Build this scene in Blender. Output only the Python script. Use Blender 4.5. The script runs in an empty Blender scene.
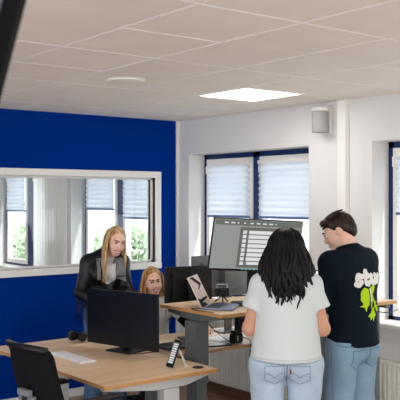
import bpy, bmesh, math, random
import numpy as np
from mathutils import Vector, Matrix, noise
from mathutils.bvhtree import BVHTree
PI=math.pi; R=math.radians
col=bpy.context.scene.collection
CAMZ=1.86
# ------------------------------------------------------------------ materials
def lin(c):
    return tuple(((x/255)/12.92 if x/255<=.04045 else ((x/255+.055)/1.055)**2.4) for x in c)+(1.0,)
_m={}
def mat(name,c,rough=.6,metal=0,bump=0,bscale=80,var=0,vscale=6,emit=None,estr=1,coat=0,alpha=1,trans=0,vstretch=(1,1,1),sheen=0,spec=None):
    if name in _m: return _m[name]
    m=bpy.data.materials.new(name); m.use_nodes=True; nt=m.node_tree; N=nt.nodes; L=nt.links
    b=N['Principled BSDF']; b.inputs['Base Color'].default_value=lin(c); b.inputs['Roughness'].default_value=rough
    b.inputs['Metallic'].default_value=metal; b.inputs['Coat Weight'].default_value=coat
    b.inputs['Transmission Weight'].default_value=trans; b.inputs['Sheen Weight'].default_value=0; b.inputs['Specular IOR Level'].default_value=(spec if spec is not None else (.12 if rough>=.8 else .35))
    tc=N.new('ShaderNodeTexCoord')
    if var:
        mp=N.new('ShaderNodeMapping'); mp.inputs['Scale'].default_value=vstretch; L.new(tc.outputs['Object'],mp.inputs['Vector'])
        n=N.new('ShaderNodeTexNoise'); n.inputs['Scale'].default_value=vscale; n.inputs['Detail'].default_value=4
        L.new(mp.outputs['Vector'],n.inputs['Vector'])
        r=N.new('ShaderNodeMapRange'); r.inputs['From Min'].default_value=.3; r.inputs['From Max'].default_value=.7
        r.inputs['To Min'].default_value=1-var; r.inputs['To Max'].default_value=1+var
        L.new(n.outputs['Fac'],r.inputs['Value'])
        mx=N.new('ShaderNodeMix'); mx.data_type='RGBA'; mx.blend_type='MULTIPLY'; mx.inputs['Factor'].default_value=1
        mx.inputs['A'].default_value=lin(c); L.new(r.outputs['Result'],mx.inputs['B']); L.new(mx.outputs['Result'],b.inputs['Base Color'])
    if bump:
        n=N.new('ShaderNodeTexNoise'); n.inputs['Scale'].default_value=bscale; L.new(tc.outputs['Object'],n.inputs['Vector'])
        bp=N.new('ShaderNodeBump'); bp.inputs['Strength'].default_value=bump; bp.inputs['Distance'].default_value=.01
        L.new(n.outputs['Fac'],bp.inputs['Height']); L.new(bp.outputs['Normal'],b.inputs['Normal'])
    if emit:
        b.inputs['Emission Color'].default_value=lin(emit); b.inputs['Emission Strength'].default_value=estr
    _m[name]=m; return m
def wood(name,c1,c2,axis=1,planks=0):
    m=bpy.data.materials.new(name); m.use_nodes=True; nt=m.node_tree; N=nt.nodes; L=nt.links
    b=N['Principled BSDF']; b.inputs['Roughness'].default_value=.36
    tc=N.new('ShaderNodeTexCoord'); mp=N.new('ShaderNodeMapping')
    s=[14,14,14]; s[axis]=.9; mp.inputs['Scale'].default_value=s
    L.new(tc.outputs['Object'],mp.inputs['Vector'])
    n=N.new('ShaderNodeTexNoise'); n.inputs['Scale'].default_value=1.6; n.inputs['Detail'].default_value=6; n.inputs['Roughness'].default_value=.6
    L.new(mp.outputs['Vector'],n.inputs['Vector'])
    cr=N.new('ShaderNodeValToRGB'); cr.color_ramp.elements[0].position=.3; cr.color_ramp.elements[1].position=.72
    cr.color_ramp.elements[0].color=lin(c1); cr.color_ramp.elements[1].color=lin(c2)
    L.new(n.outputs['Fac'],cr.inputs['Fac']); out=cr.outputs['Color']
    if planks:
        br=N.new('ShaderNodeTexBrick'); br.inputs['Scale'].default_value=1; br.inputs['Brick Width'].default_value=1.2; br.inputs['Row Height'].default_value=.13
        br.inputs['Mortar Size'].default_value=.004; br.inputs['Color1'].default_value=(1,1,1,1); br.inputs['Color2'].default_value=(.82,.8,.78,1); br.inputs['Mortar'].default_value=(.3,.28,.25,1)
        L.new(tc.outputs['Object'],br.inputs['Vector'])
        mx=N.new('ShaderNodeMix'); mx.data_type='RGBA'; mx.blend_type='MULTIPLY'; mx.inputs['Factor'].default_value=1
        L.new(out,mx.inputs['A']); L.new(br.outputs['Color'],mx.inputs['B']); out=mx.outputs['Result']
    L.new(out,b.inputs['Base Color']); return m
M_ceil=mat('ceiling_tile',(243,238,231),.9,bump=.25,bscale=160,var=.03,vscale=3)
M_grid=mat('ceiling_bar',(250,247,242),.4)
M_blue=mat('blue_paint',(0,48,134),.8,spec=.02,var=.03,vscale=2)
M_white=mat('wall_paint',(226,224,221),.8,var=.02,vscale=2,bump=.1,bscale=120)
M_trim=mat('trim_paint',(240,236,230),.4)
M_bframe=mat('blue_frame_paint',(14,44,98),.35)
M_floor=wood('floor_laminate',(140,106,78),(188,152,118),0,1)
M_desk=wood('oak_laminate',(228,190,146),(250,222,184),0)
M_edge=mat('oak_edge',(196,142,88),.4,var=.08,vscale=3,vstretch=(4,4,40))
M_grey=mat('grey_powder_coat',(92,96,96),.45)
M_lgrey=mat('light_grey_powder_coat',(196,196,192),.45)
M_black=mat('black_plastic',(16,16,17),.4)
M_gloss=mat('black_screen',(10,10,10),.3)
M_mesh=mat('black_mesh_fabric',(20,20,22),.8,bump=.5,bscale=400,sheen=.2)
M_silver=mat('silver_shell',(112,112,110),.4,metal=.4)
M_rad=mat('radiator_enamel',(248,244,232),.4)
M_glass=mat('window_glass',(255,255,255),.0,trans=1)
M_sky=None
def glass_mat():
    m=bpy.data.materials.new('clear_pane'); m.use_nodes=True; N=m.node_tree.nodes; L=m.node_tree.links
    for n in list(N):
        if n.type!='OUTPUT_MATERIAL': N.remove(n)
    o=[n for n in N][0]; t=N.new('ShaderNodeBsdfTransparent'); g=N.new('ShaderNodeBsdfGlossy'); g.inputs['Roughness'].default_value=.02
    x=N.new('ShaderNodeMixShader'); x.inputs[0].default_value=.04
    t.inputs['Color'].default_value=(.95,.97,.97,1)
    L.new(t.outputs[0],x.inputs[1]); L.new(g.outputs[0],x.inputs[2]); L.new(x.outputs[0],o.inputs['Surface'])
    return m
M_pane=glass_mat()
def translucent(name,c,f=.5):
    m=bpy.data.materials.new(name); m.use_nodes=True; N=m.node_tree.nodes; L=m.node_tree.links
    for n in list(N):
        if n.type!='OUTPUT_MATERIAL': N.remove(n)
    o=[n for n in N][0]; t=N.new('ShaderNodeBsdfTranslucent'); d=N.new('ShaderNodeBsdfDiffuse'); x=N.new('ShaderNodeMixShader')
    t.inputs['Color'].default_value=lin(c); d.inputs['Color'].default_value=lin(c); x.inputs[0].default_value=f
    L.new(d.outputs[0],x.inputs[1]); L.new(t.outputs[0],x.inputs[2]); L.new(x.outputs[0],o.inputs['Surface']); return m
M_blind=translucent('pleated_blind_fabric',(200,204,212),.5)
M_sheer=translucent('sheer_curtain_fabric',(250,249,245),.6)
# ------------------------------------------------------------------ mesh helpers
def obj(name,bm,m,parent=None,smooth=False,bevel=0):
    me=bpy.data.meshes.new(name)
    if isinstance(bm,bmesh.types.BMesh):
        bmesh.ops.recalc_face_normals(bm,faces=bm.faces); bm.to_mesh(me); bm.free()
    else: me.from_pydata(bm[0],[],bm[1]); me.update()
    for x in (m if isinstance(m,(list,tuple)) else [m]): me.materials.append(x)
    o=bpy.data.objects.new(name,me); col.objects.link(o)
    if parent: o.parent=parent
    if smooth:
        for p in me.polygons: p.use_smooth=True
    if bevel:
        b=o.modifiers.new('b','BEVEL'); b.width=bevel; b.segments=2; b.limit_method='ANGLE'
    return o
def empty(name,loc=(0,0,0),rz=0,label=None,cat=None,group=None):
    o=bpy.data.objects.new(name,None); col.objects.link(o); o.location=loc; o.rotation_euler=(0,0,rz); o.empty_display_size=.1
    if label: tag(o,label,cat,group)
    return o
def tag(o,label,cat,group=None,kind=None):
    o['label']=label; o['category']=cat
    if group:o['group']=group
    if kind:o['kind']=kind
    return o
def st(o): o['kind']='structure'; return o
def box(bm,x0,x1,y0,y1,z0,z1,mi=0,M=None):
    vs=[bm.verts.new((x,y,z)) for x in(x0,x1) for y in(y0,y1) for z in(z0,z1)]
    fs=[(0,1,3,2),(4,6,7,5),(0,4,5,1),(2,3,7,6),(0,2,6,4),(1,5,7,3)]
    for f in fs:
        g=bm.faces.new([vs[i] for i in f]); g.material_index=mi
    if M:
        for v in vs: v.co=M@v.co
    return vs
def B(*boxes):
    bm=bmesh.new()
    for b in boxes: box(bm,*b)
    return bm
def prism(bm,pts,z0,z1,M=None,mi=0):
    a=[bm.verts.new((p[0],p[1],z0)) for p in pts]; b=[bm.verts.new((p[0],p[1],z1)) for p in pts]
    n=len(pts); f=[bm.faces.new(a[::-1]),bm.faces.new(b)]
    for i in range(n): f.append(bm.faces.new((a[i],a[(i+1)%n],b[(i+1)%n],b[i])))
    for g in f: g.material_index=mi
    if M:
        for v in a+b: v.co=M@v.co
def tube(bm,pts,r,seg=8,r2=None):
    pts=[Vector(p) for p in pts]; n=len(pts); rings=[]; 
    t0=(pts[1]-pts[0]).normalized(); u=t0.orthogonal().normalized()
    for i,p in enumerate(pts):
        t=(pts[min(i+1,n-1)]-pts[max(i-1,0)]).normalized()
        u=(u-t*u.dot(t)).normalized(); v=t.cross(u)
        if callable(r): rr=r(i/(n-1))
        else: rr=r if r2 is None else r+(r2-r)*i/(n-1)
        rings.append([bm.verts.new(p+(u*math.cos(a)+v*math.sin(a))*rr) for a in [2*PI*k/seg for k in range(seg)]])
    for i in range(n-1):
        for k in range(seg): bm.faces.new((rings[i][k],rings[i][(k+1)%seg],rings[i+1][(k+1)%seg],rings[i+1][k]))
    bm.faces.new(rings[0][::-1]); bm.faces.new(rings[-1])
def T(*polys,seg=8):
    bm=bmesh.new()
    for p,r in polys: tube(bm,p,r,seg)
    return bm
def lathe(bm,prof,seg=24,M=None):
    rings=[]
    for r,z in prof: rings.append([bm.verts.new((r*math.cos(2*PI*k/seg),r*math.sin(2*PI*k/seg),z)) for k in range(seg)])
    for i in range(len(prof)-1):
        for k in range(seg): bm.faces.new((rings[i][k],rings[i][(k+1)%seg],rings[i+1][(k+1)%seg],rings[i+1][k]))
    bm.faces.new(rings[0][::-1]); bm.faces.new(rings[-1])
    if M:
        for rg in rings:
            for v in rg: v.co=M@v.co
def spline(pts,n=8):
    P=[Vector(p) for p in pts]; out=[]
    for i in range(len(P)-1):
        a=P[max(i-1,0)];b=P[i];c=P[i+1];d=P[min(i+2,len(P)-1)]
        for k in range(n):
            t=k/n; out.append(.5*((2*b)+(c-a)*t+(2*a-5*b+4*c-d)*t*t+(3*b-a-3*c+d)*t**3))
    out.append(P[-1]); return out
def copy_tree(o,parent=None):
    c=o.copy(); col.objects.link(c)
    if parent: c.parent=parent
    for ch in list(o.children): copy_tree(ch,c)
    return c
# ------------------------------------------------------------------ room shell
CZ=2.678; WX=4.99; BY=6.90; FARY=12.0
GX=1.468; GY=1.513
st(obj('floor',B((-3.5,WX+.35,-3.5,FARY,-.12,0)),M_floor))
bm=bmesh.new()
box(bm,-3.5,WX+.35,-3.5,BY,CZ+.012,CZ+.1)
for i in range(-9,6):
    x0=GX+.6*i
    for j in range(-5,5):
        y0=GY+1.2*j
        if x0>WX or y0>BY: continue
        spans=[(y0,y0+1.2)]
        if i in(4,1,-2,-5) : spans=[(y0,y0+.6),(y0+.6,y0+1.2)]
        for a,b_ in spans:
            if (i==4 and abs(a-(GY+3.0))<.01): continue
            xa,xb=x0+.014,min(x0+.586,WX); ya,yb=a+.014,min(b_-.014,BY)
            if yb<=ya: continue
            t=box(bm,xa,xb,ya,yb,CZ,CZ+.012)
for i in range(-9,7):
    x0=GX+.6*i
    if x0<WX: box(bm,x0-.007,x0+.007,-3.5,BY,CZ-.001,CZ+.0125,1)
for j in range(-5,6):
    y0=GY+1.2*j
    if y0<BY: box(bm,-3.5,WX,y0-.007,y0+.007,CZ-.0012,CZ+.0126,1)
# the half tiles' cross bars
for i in(4,1,-2,-5):
    for j in range(-5,5):
        y0=GY+1.2*j+.6
        if y0<BY: box(bm,GX+.6*i,min(GX+.6*i+.6,WX),y0-.007,y0+.007,CZ-.0014,CZ+.0127,1)
st(obj('ceiling',bm,[M_ceil,M_grid]))
st(obj('ceiling_next_room',B((-3.5,WX+.35,BY+.12,FARY,CZ,CZ+.1)),M_white)).name='ceiling.001'
# facade wall with openings
WZ0,WZ1=.875,CAMZ+.465
ops=[(2.45,4.29),(4.99,6.71),(7.45,9.2),(9.85,11.6)]
bm=bmesh.new(); prev=-1.0
for a,b_ in ops+[(FARY,FARY)]:
    box(bm,WX,WX+.3,prev,a,0,CZ+.1)
    if a<FARY: box(bm,WX,WX+.3,a,b_,0,WZ0); box(bm,WX,WX+.3,a,b_,WZ1,CZ+.1)
    prev=b_
st(obj('wall_right',bm,M_white))
# blue wall with interior window opening
IX0,IX1=1.9,4.70; IZ0,IZ1=CAMZ-.695+.065,CAMZ+.289-.065
bm=B((-3.5,IX0,BY,BY+.12,0,CZ+.1),(IX1,WX,BY,BY+.12,0,CZ+.1),(IX0,IX1,BY,BY+.12,0,IZ0),(IX0,IX1,BY,BY+.12,IZ1,CZ+.1))
st(obj('wall_back',bm,M_blue))
st(obj('wall_far',B((-3.5,WX+.3,FARY,FARY+.1,0,CZ+.1)),M_white))
st(obj('baseboard_back',B((-3.5,WX-.02,BY-.016,BY,0,.075)),M_trim))
M_bb=mat('wood_baseboard',(120,88,62),.5,var=.1,vscale=3,vstretch=(1,.3,6))
st(obj('baseboard_right',B((WX-.018,WX,-1,BY-.02,0,.07)),M_bb))
st(obj('trim_1',B((WX-.03,WX,BY-.02,BY,.08,CZ)),M_trim))
# interior window frame
w=obj('window_3',B((IX0-.065,IX1+.065,BY-.022,BY+.14,IZ1,IZ1+.065),(IX0-.065,IX1+.065,BY-.03,BY+.14,IZ0-.065,IZ0),
   (IX0-.065,IX0,BY-.022,BY+.14,IZ0,IZ1),(IX1,IX1+.065,BY-.022,BY+.14,IZ0,IZ1)),M_trim,bevel=.004); st(w)
obj('window_pane',B((IX0,IX1,BY+.055,BY+.061,IZ0,IZ1)),M_pane,w)
obj('glazing_bead',B((IX0,IX1,BY+.035,BY+.055,IZ0,IZ0+.02),(IX0,IX1,BY+.035,BY+.055,IZ1-.02,IZ1),(IX0,IX0+.02,BY+.035,BY+.055,IZ0,IZ1),(IX1-.02,IX1,BY+.035,BY+.055,IZ0,IZ1)),M_trim,w)
# facade windows: dark blue frame, white sashes
def facade_window(name,y0,y1,mull,halfm=.05):
    x0,x1=WX+.2,WX+.27
    f=obj(name,B((x0,x1,y0,y1,WZ1-.05,WZ1),(x0,x1,y0,y1,WZ0,WZ0+.06),(x0,x1,y0,y0+.055,WZ0,WZ1),(x0,x1,y1-.055,y1,WZ0,WZ1),
      (x0,x1,mull-halfm,mull+halfm,WZ0,WZ1)),M_bframe,bevel=.003); st(f)
    for a,b_ in((y0+.055,mull-halfm),(mull+halfm,y1-.055)):
        s=obj('sash',B((x0-.014,x1-.01,a,b_,WZ1-.10,WZ1-.05),(x0-.014,x1-.01,a,b_,WZ0+.06,WZ0+.12),(x0-.014,x1-.01,a,a+.05,WZ0+.12,WZ1-.1),(x0-.014,x1-.01,b_-.05,b_,WZ0+.12,WZ1-.1)),M_trim,f,bevel=.003)
        obj('window_pane',B((x0+.02,x0+.026,a+.05,b_-.05,WZ0+.12,WZ1-.1)),M_pane,s)
        obj('sash_hinge',B((x0-.03,x0-.014,b_-.02,b_-.005,WZ1-.2,WZ1-.12)),M_trim,s)
    obj('window_sill',B((WX-.05,x0,y0-.02*0,y1,WZ0,WZ0+.03)),M_trim,f,bevel=.004)
    return f
facade_window('window_2',2.45,4.29,3.4)
facade_window('window_1',4.99,6.71,5.89)
facade_window('window_4',7.45,9.2,8.34,.07)
facade_window('window_5',9.85,11.6,10.75,.1)
M_rail=mat('blind_rail',(96,120,160),.5)
def blind(y0,y1,zb,label,group='white pleated blinds in the window frames'):
    r=empty('pleated_blind',(WX+.165,(y0+y1)/2,WZ1-.1),0,label,'blind',group)
    hw=(y1-y0)/2; n=int((WZ1-.12-zb)/.028)
    vs=[];fs=[]
    for i in range(n+1):
        z=-.02-(WZ1-.12-zb)*i/n; x=.010 if i%2 else -.010
        vs+=[(x,-hw,z),(x,hw,z)]
    for i in range(n): fs.append((2*i,2*i+1,2*i+3,2*i+2))
    o=obj('pleated_fabric',(vs,fs),M_blind,r); 
    obj('head_rail',B((-.018,.012,-hw,hw,-.02,.012)),M_trim,r)
    zb2=zb-(WZ1-.1); obj('bottom_rail',B((-.014,.014,-hw,hw,zb2-.02,zb2+.004)),M_rail,r,bevel=.003)
blind(5.96,6.60,CAMZ-.155,'half-lowered white pleated blind in the left pane of the window behind the big lit monitor')
blind(5.06,5.82,CAMZ-.155,'half-lowered white pleated blind right of the dark blue mullion, above the big lit monitor')
blind(3.5,4.18,CAMZ-.1,'white pleated blind at the right edge of the photo, in the window beside the man')
blind(7.52,8.24,CAMZ-.2,'pleated blind seen through the interior window, nearest the blue wall end at right')
blind(8.45,9.12,CAMZ-.105,'pleated blind seen through the interior window, just above the blonde standing woman')
blind(10.88,11.5,CAMZ-.15,'pleated blind seen through the interior window at the far left of the photo')
# sheer curtain in the next room
vs=[];fs=[];n=80
for i in range(n+1):
    y=9.22+.92*i/n; x=WX-.06+.018*math.sin(i*.9)
    vs+=[(x,y,.3),(x,y,CZ-.05)]
for i in range(n): fs.append((2*i,2*i+1,2*i+3,2*i+2))
cr=empty('sheer_curtain',(0,0,0),0,'white sheer curtain hanging between the windows seen through the interior window','curtain')
cr.location=(WX-.06,9.68,.3)
o=obj('curtain_fabric',(vs,fs),M_sheer,cr,True); o.location=(-(WX-.06),-9.68,-.3)
obj('curtain_rail',B((-.02,.02,-.5,.5,CZ-.36,CZ-.33)),M_trim,cr)
# column casing + conduit
st(obj('trim_2',B((WX-.045,WX,4.53,4.62,0,CZ)),M_trim,bevel=.004))
# radiators
def radiator(y0,y1,z0,z1,label):
    r=empty('radiator',(WX-.06,(y0+y1)/2,z0),0,label,'radiator'); h=z1-z0; L=(y1-y0)/2
    bm=bmesh.new(); p=.045; n=int(2*L/p)
    pts=[]
    for i in range(n):
        y=-L+2*L*i/n; d=2*L/n
        pts+=[(0,y),(0,y+d*.28),(-.026,y+d*.40),(-.026,y+d*.88)]
    pts+=[(0,L)]
    vs=[];fs=[]
    for x,y in pts: vs+=[(x-.02,y,.02),(x-.02,y,h-.02)]
    for i in range(len(pts)-1): fs.append((2*i,2*i+1,2*i+3,2*i+2))
    obj('front_panel',(vs,fs),M_rad,r)
    obj('back_panel',B((.012,.03,-L,L,.02,h-.02)),M_rad,r)
    obj('top_grille',B((-.04,.035,-L-.004,L+.004,h-.022,h)),M_rad,r,bevel=.003)
    obj('bottom_rail',B((-.04,.03,-L,L,0,.022)),M_rad,r,bevel=.003)
    obj('side_cover',B((-.04,.035,-L-.006,-L,0,h)),M_rad,r); obj('side_cover',B((-.04,.035,L,L+.006,0,h)),M_rad,r)
    [obj('wall_bracket',B((.03,.06,q-.02,q+.02,.05,h-.05)),M_rad,r) for q in(-L+.12,L-.12)]
    obj('radiator_valve',T(([(0,-L-.03,-z0+.0),(0,-L-.03,.04),(0,-L,.04)],.011)),M_lgrey,r)
radiator(5.0,6.55,.11,.70,'white ribbed radiator under the window behind the lower desk')
radiator(2.5,4.28,.11,.625,'cream ribbed radiator below the right window sill beside the man')
# wall speaker near ceiling
r=empty('wall_speaker',(WX,4.76,CZ-.27),0,'small grey curved speaker with white cap high on the white wall','speaker')
bm=bmesh.new(); lathe(bm,[(.062,0),(.068,.01),(.068,.165),(.062,.175)],28,Matrix.Translation((-.10,0,.01))); obj('speaker_grille',bm,mat('speaker_cloth',(168,166,164),.6),r,True)
bm=bmesh.new(); lathe(bm,[(.066,0),(.072,.008),(.066,.03)],28,Matrix.Translation((-.10,0,.185))); obj('speaker_cap',bm,M_trim,r,True)
obj('wall_bracket',B((-.035,0,-.05,.03,.0,.22),(-.06,-.03,-.02,.02,.03,.17)),M_trim,r,bevel=.004)
obj('cable',T((spline([(-.06,0,.21),(-.04,-.05,.245),(-.02,-.1,.25),(-.02,-.16,.24)]),.005)),M_trim,r)
# ceiling vent disc
r=empty('ceiling_vent',(2.98,4.73,CZ),0,'flat round beige vent disc on the ceiling above the desks','vent')
bm=bmesh.new(); lathe(bm,[(.10,0),(.125,-.004),(.128,-.010),(.118,-.014),(.0001,-.014)][::-1],40); obj('vent_disc',bm,M_ceil,r,True)
bm=bmesh.new(); lathe(bm,[(.112,-.002),(.134,-.002),(.136,0),(.112,0)],40); obj('vent_ring',bm,M_grid,r,True)
# ceiling lights
M_led=mat('led_diffuser',(255,255,255),.5,emit=(255,255,255),estr=4.2)
def clight(x,y,label):
    r=empty('ceiling_light',(x,y,CZ),0,label,'ceiling light')
    obj('light_frame',B((-.293,.293,-.293,-.275,-.004,.03),(-.293,.293,.275,.293,-.004,.03),(-.293,-.275,-.275,.275,-.004,.03),(.275,.293,-.275,.275,-.004,.03)),M_grid,r)
    obj('light_diffuser',B((-.275,.275,-.275,.275,0,.02)),M_led,r); return r
L0=clight(GX+2.7,GY+3.3,'square white lit LED panel in the ceiling')
for k,(x,y) in enumerate([(-.632,4.813),(2.368,-1.187),(.568,-1.187),(.568,.013),(1.0,8.6),(1.0,10.8),(3.2,8.6),(3.2,10.8),(4.168,.013),(.568,2.413)]):  # unseen panels, added only to brighten this room and the next
    c=copy_tree(L0); c.location=(x,y,CZ-.006); c['label']='square LED ceiling panel, unseen and added for extra light'
    c['group']='unseen LED panels added for extra light'
# ------------------------------------------------------------------ outside
M_leaf=mat('leaf',(190,204,172),.6,var=.25,vscale=8)
M_bark=mat('bark',(110,95,80),.9,bump=.5,bscale=20)
M_grass=mat('grass',(150,165,120),.9,var=.2,vscale=.6)
M_pave=mat('pavement',(205,203,198),.9,var=.06,vscale=2)
gr=st(obj('ground',B((WX+.35,60,-20,60,-3.4,-3.2)),M_pave))
def tree(x,y,h,rad,seed,label):
    rnd=random.Random(seed); r=empty('tree',(x,y,-3.2),0,label,'tree','trees outside the windows')
    obj('trunk',T((spline([(0,0,0),(.05,.04,h*.3),(-.05,.02,h*.6),(0,0,h*.8)]),.12),([(0,0,h*.5),(rad*.5,.2,h*.75)],.05),([(0,0,h*.45),(-rad*.4,-.3,h*.72)],.05)),M_bark,r)
    bm=bmesh.new(); cl=[(Vector((rnd.uniform(-.6,.6)*rad,rnd.uniform(-.6,.6)*rad,h*rnd.uniform(.45,.92))),rad*rnd.uniform(.3,.5)) for _ in range(12)]
    for c,cr_ in cl:
        for _ in range(230):
            d=Vector((rnd.gauss(0,1),rnd.gauss(0,1),rnd.gauss(0,1))).normalized()*cr_*rnd.uniform(.6,1.05); p=c+d
            u=Vector((rnd.gauss(0,1),rnd.gauss(0,1),rnd.gauss(0,1))).normalized(); v=u.orthogonal().normalized(); s=rnd.uniform(.06,.12)
            bm.faces.new([bm.verts.new(p+q) for q in(u*s,v*s*.5,-u*s,-v*s*.5)])
    obj('foliage',bm,M_leaf,r)
tree(9.0,19.6,4.9,1.5,1,'pale green leafy tree outside, low in the leftmost pane')
tree(9.8,15.6,5.3,1.35,2,'pale green tree outside, seen above the blonde standing woman')
tree(13.0,27.5,5.2,2.4,3,'distant tree beyond the leftmost window')
# ------------------------------------------------------------------ desks
def rot(az): return -az
def desk(loc,x1,y1,th,parts,label,legs,hz):
    pass
ZT=.74
# desk 1 (front)
d1=empty('office_desk',(2.965,5.09,0),0,'light oak front desk with keyboard and the big switched-off monitor','desk')
hx,hy=.437,.845
def top_mesh(hx0,hx1,hy0,hy1,z,th=.025):
    bm=bmesh.new(); box(bm,hx0,hx1,hy0,hy1,z-th,z); 
    for f in bm.faces:
        f.normal_update()
        f.material_index=0 if abs(f.normal.z)>.9 else 1
    return bm
obj('tabletop',top_mesh(-hx,hx,-hy,hy,ZT),[M_desk,M_edge],d1,bevel=.002)
def support(y,x0,x1,xm,z,name='support_beam'):
    bm=bmesh.new(); M=Matrix(((1,0,0,0),(0,0,-1,y),(0,1,0,0),(0,0,0,1)))
    prism(bm,[(x0,z),(x0,z-.025),(xm-.12,z-.07),(xm+.12,z-.07),(x1,z-.025),(x1,z)],-.025,.025,M); return bm
for y in(-hy+.1,hy-.1):
    obj('support_beam',support(y,-hx+.04,hx-.02,.1,ZT-.0255),M_lgrey,d1)
    l=obj('leg',B((.04,.16,y-.04,y+.04,.03,ZT-.0955)),M_lgrey,d1,bevel=.004)
    obj('foot',B((-.35,.37,y-.04,y+.04,0,.03)),M_lgrey,d1,bevel=.006)
obj('crossbar',B((.07,.13,-hy+.14,hy-.14,ZT-.09,ZT-.03)),M_lgrey,d1)
bm=bmesh.new(); lathe(bm,[(.036,0),(.038,.003),(.030,.007),(.0001,.007)],24,Matrix.Translation((.345,-.74,ZT))); obj('cable_grommet',bm,M_black,d1,True)
# desk 2 (low, by the wall)
d2=empty('office_desk',(4.14,5.21,0),0,'low light oak desk by the radiator where the seated blonde woman rests her hand','desk')
obj('tabletop',top_mesh(-.73,.73,-.39,.39,ZT),[M_desk,M_edge],d2,bevel=.002)
for x in(-.55,.62):
    bm=bmesh.new(); M=Matrix(((0,0,1,x),(1,0,0,0),(0,1,0,0),(0,0,0,1)))
    prism(bm,[(-.35,ZT-.0255),(-.35,ZT-.05),(0,ZT-.09),(.35,ZT-.05),(.35,ZT-.0255)],-.025,.025,M); obj('support_beam',bm,M_grey,d2)
    obj('leg',B((x-.035,x+.035,.05,.15,.03,ZT-.075)),M_grey,d2,bevel=.004)
    obj('foot',B((x-.035,x+.035,-.3,.34,0,.03)),M_grey,d2,bevel=.006)
obj('crossbar',B((-.52,.59,.07,.13,ZT-.085,ZT-.03)),M_grey,d2)
# desk 3 (raised)
ZR=1.08
d3=empty('standing_desk',(4.19,4.69,0),0,'raised oak standing desk with grey column leg carrying the open laptop','desk')
obj('tabletop',top_mesh(-.70,.69,-.37,.37,ZR),[M_desk,M_edge],d3,bevel=.002)
for x,nm in((-.61,0),(.6,0)):
    bm=bmesh.new(); M=Matrix(((0,0,1,x),(1,0,0,0),(0,1,0,0),(0,0,0,1)))
    prism(bm,[(-.33,ZR-.0255),(-.33,ZR-.045),(-.09,ZR-.085),(.09,ZR-.085),(.33,ZR-.055),(.33,ZR-.0255)],-.045,.045,M); obj('support_beam',bm,M_grey,d3,bevel=.003)
    obj('leg',B((x-.085,x+.025,-.08,.06,.55,ZR-.0855)),M_grey,d3,bevel=.004)
    obj('leg_lower_column',B((x-.075,x+.015,-.07,.05,.03,.55)),M_grey,d3,bevel=.004)
    obj('foot',B((x-.045,x+.045,-.33,.33,0,.03)),M_grey,d3,bevel=.006)
obj('crossbar',B((-.56,.55,-.05,.05,ZR-.09,ZR-.03)),M_grey,d3)
# side table by the window
d4=empty('side_table',(4.57,4.06,0),0,'narrow high oak table edge between the man and the right window','table')
obj('tabletop',top_mesh(-.28,.28,-.13,.2,1.115),[M_desk,M_edge],d4,bevel=.002)
[obj('support_beam',B((q-.025,q+.025,-.1,.17,1.06,1.0895)),M_grey,d4) for q in(-.215,.215)]
for x in(-.215,.215):
    obj('leg',B((x-.025,x+.025,.0,.05,.02,1.0595)),M_grey,d4); obj('foot',B((x-.025,x+.025,-.11,.17,0,.02)),M_grey,d4)
# ------------------------------------------------------------------ electronics
def monitor(loc,az,w,h,cz,name,label,cat='monitor',tilt=0,roll=0,scr=None,shell=None,base=(.24,.18),standoff=.06,cover=None,desk_z=0):
    """screen faces local +Y ; loc is centre of base ; cz centre height above loc"""
    scr=scr or M_gloss; shell=shell or M_black
    r=empty(name,loc,-az,label,cat)
    M=Matrix.Translation((0,standoff,cz))@Matrix.Rotation(tilt,4,'X')@Matrix.Rotation(roll,4,'Y')
    bm=bmesh.new(); box(bm,-w/2,w/2,-.014,.006,-h/2,h/2,0,M); box(bm,-w*.36,w*.36,-.038,-.014,-h*.34,h*.34,0,M)
    hs=obj('housing',bm,shell,r,bevel=.004)
    bm=bmesh.new(); box(bm,-w/2+.008,w/2-.008,.006,.0075,-h/2+.018,h/2-.008,0,M); s=obj('screen',bm,scr,r)
    obj('stand',B((-.035,.035,-.025,0.0,.012,cz),(-.05,.05,-.03,standoff-.03,cz-.05,cz+.05)),shell,r,bevel=.004)
    obj('base',B((-base[0]/2,base[0]/2,-base[1]/2,base[1]/2,0,.012)),shell,r,bevel=.004)
    return r,M
m1,_=monitor((3.255,5.155,ZT),R(-103.7),.72,.41,CAMZ-.877-ZT,'computer_monitor','large black switched-off monitor on the front desk before the standing blonde woman',base=(.24,.2),standoff=.05)
o=m1.children[0]
obj('power_cable',T((spline([(-.04,-.05,.05),(-.10,-.02,.01),(-.13,.06,.004),(-.17,.0,.004),(-.2,-.1,.004)]),.003)),M_black,m1)
# black monitor backs on desk 2 (tall stands)
monitor((3.96,5.28,ZT),R(12),.42,.30,.43,'computer_monitor','plain black monitor seen from behind, between the seated woman and the open laptop',base=(.2,.16),standoff=.08)
monitor((4.42,5.40,ZT),R(-4),.66,.36,.47,'computer_monitor','grey monitor back below and behind the big lit monitor',shell=M_silver,base=(.22,.16),standoff=.08)
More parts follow.
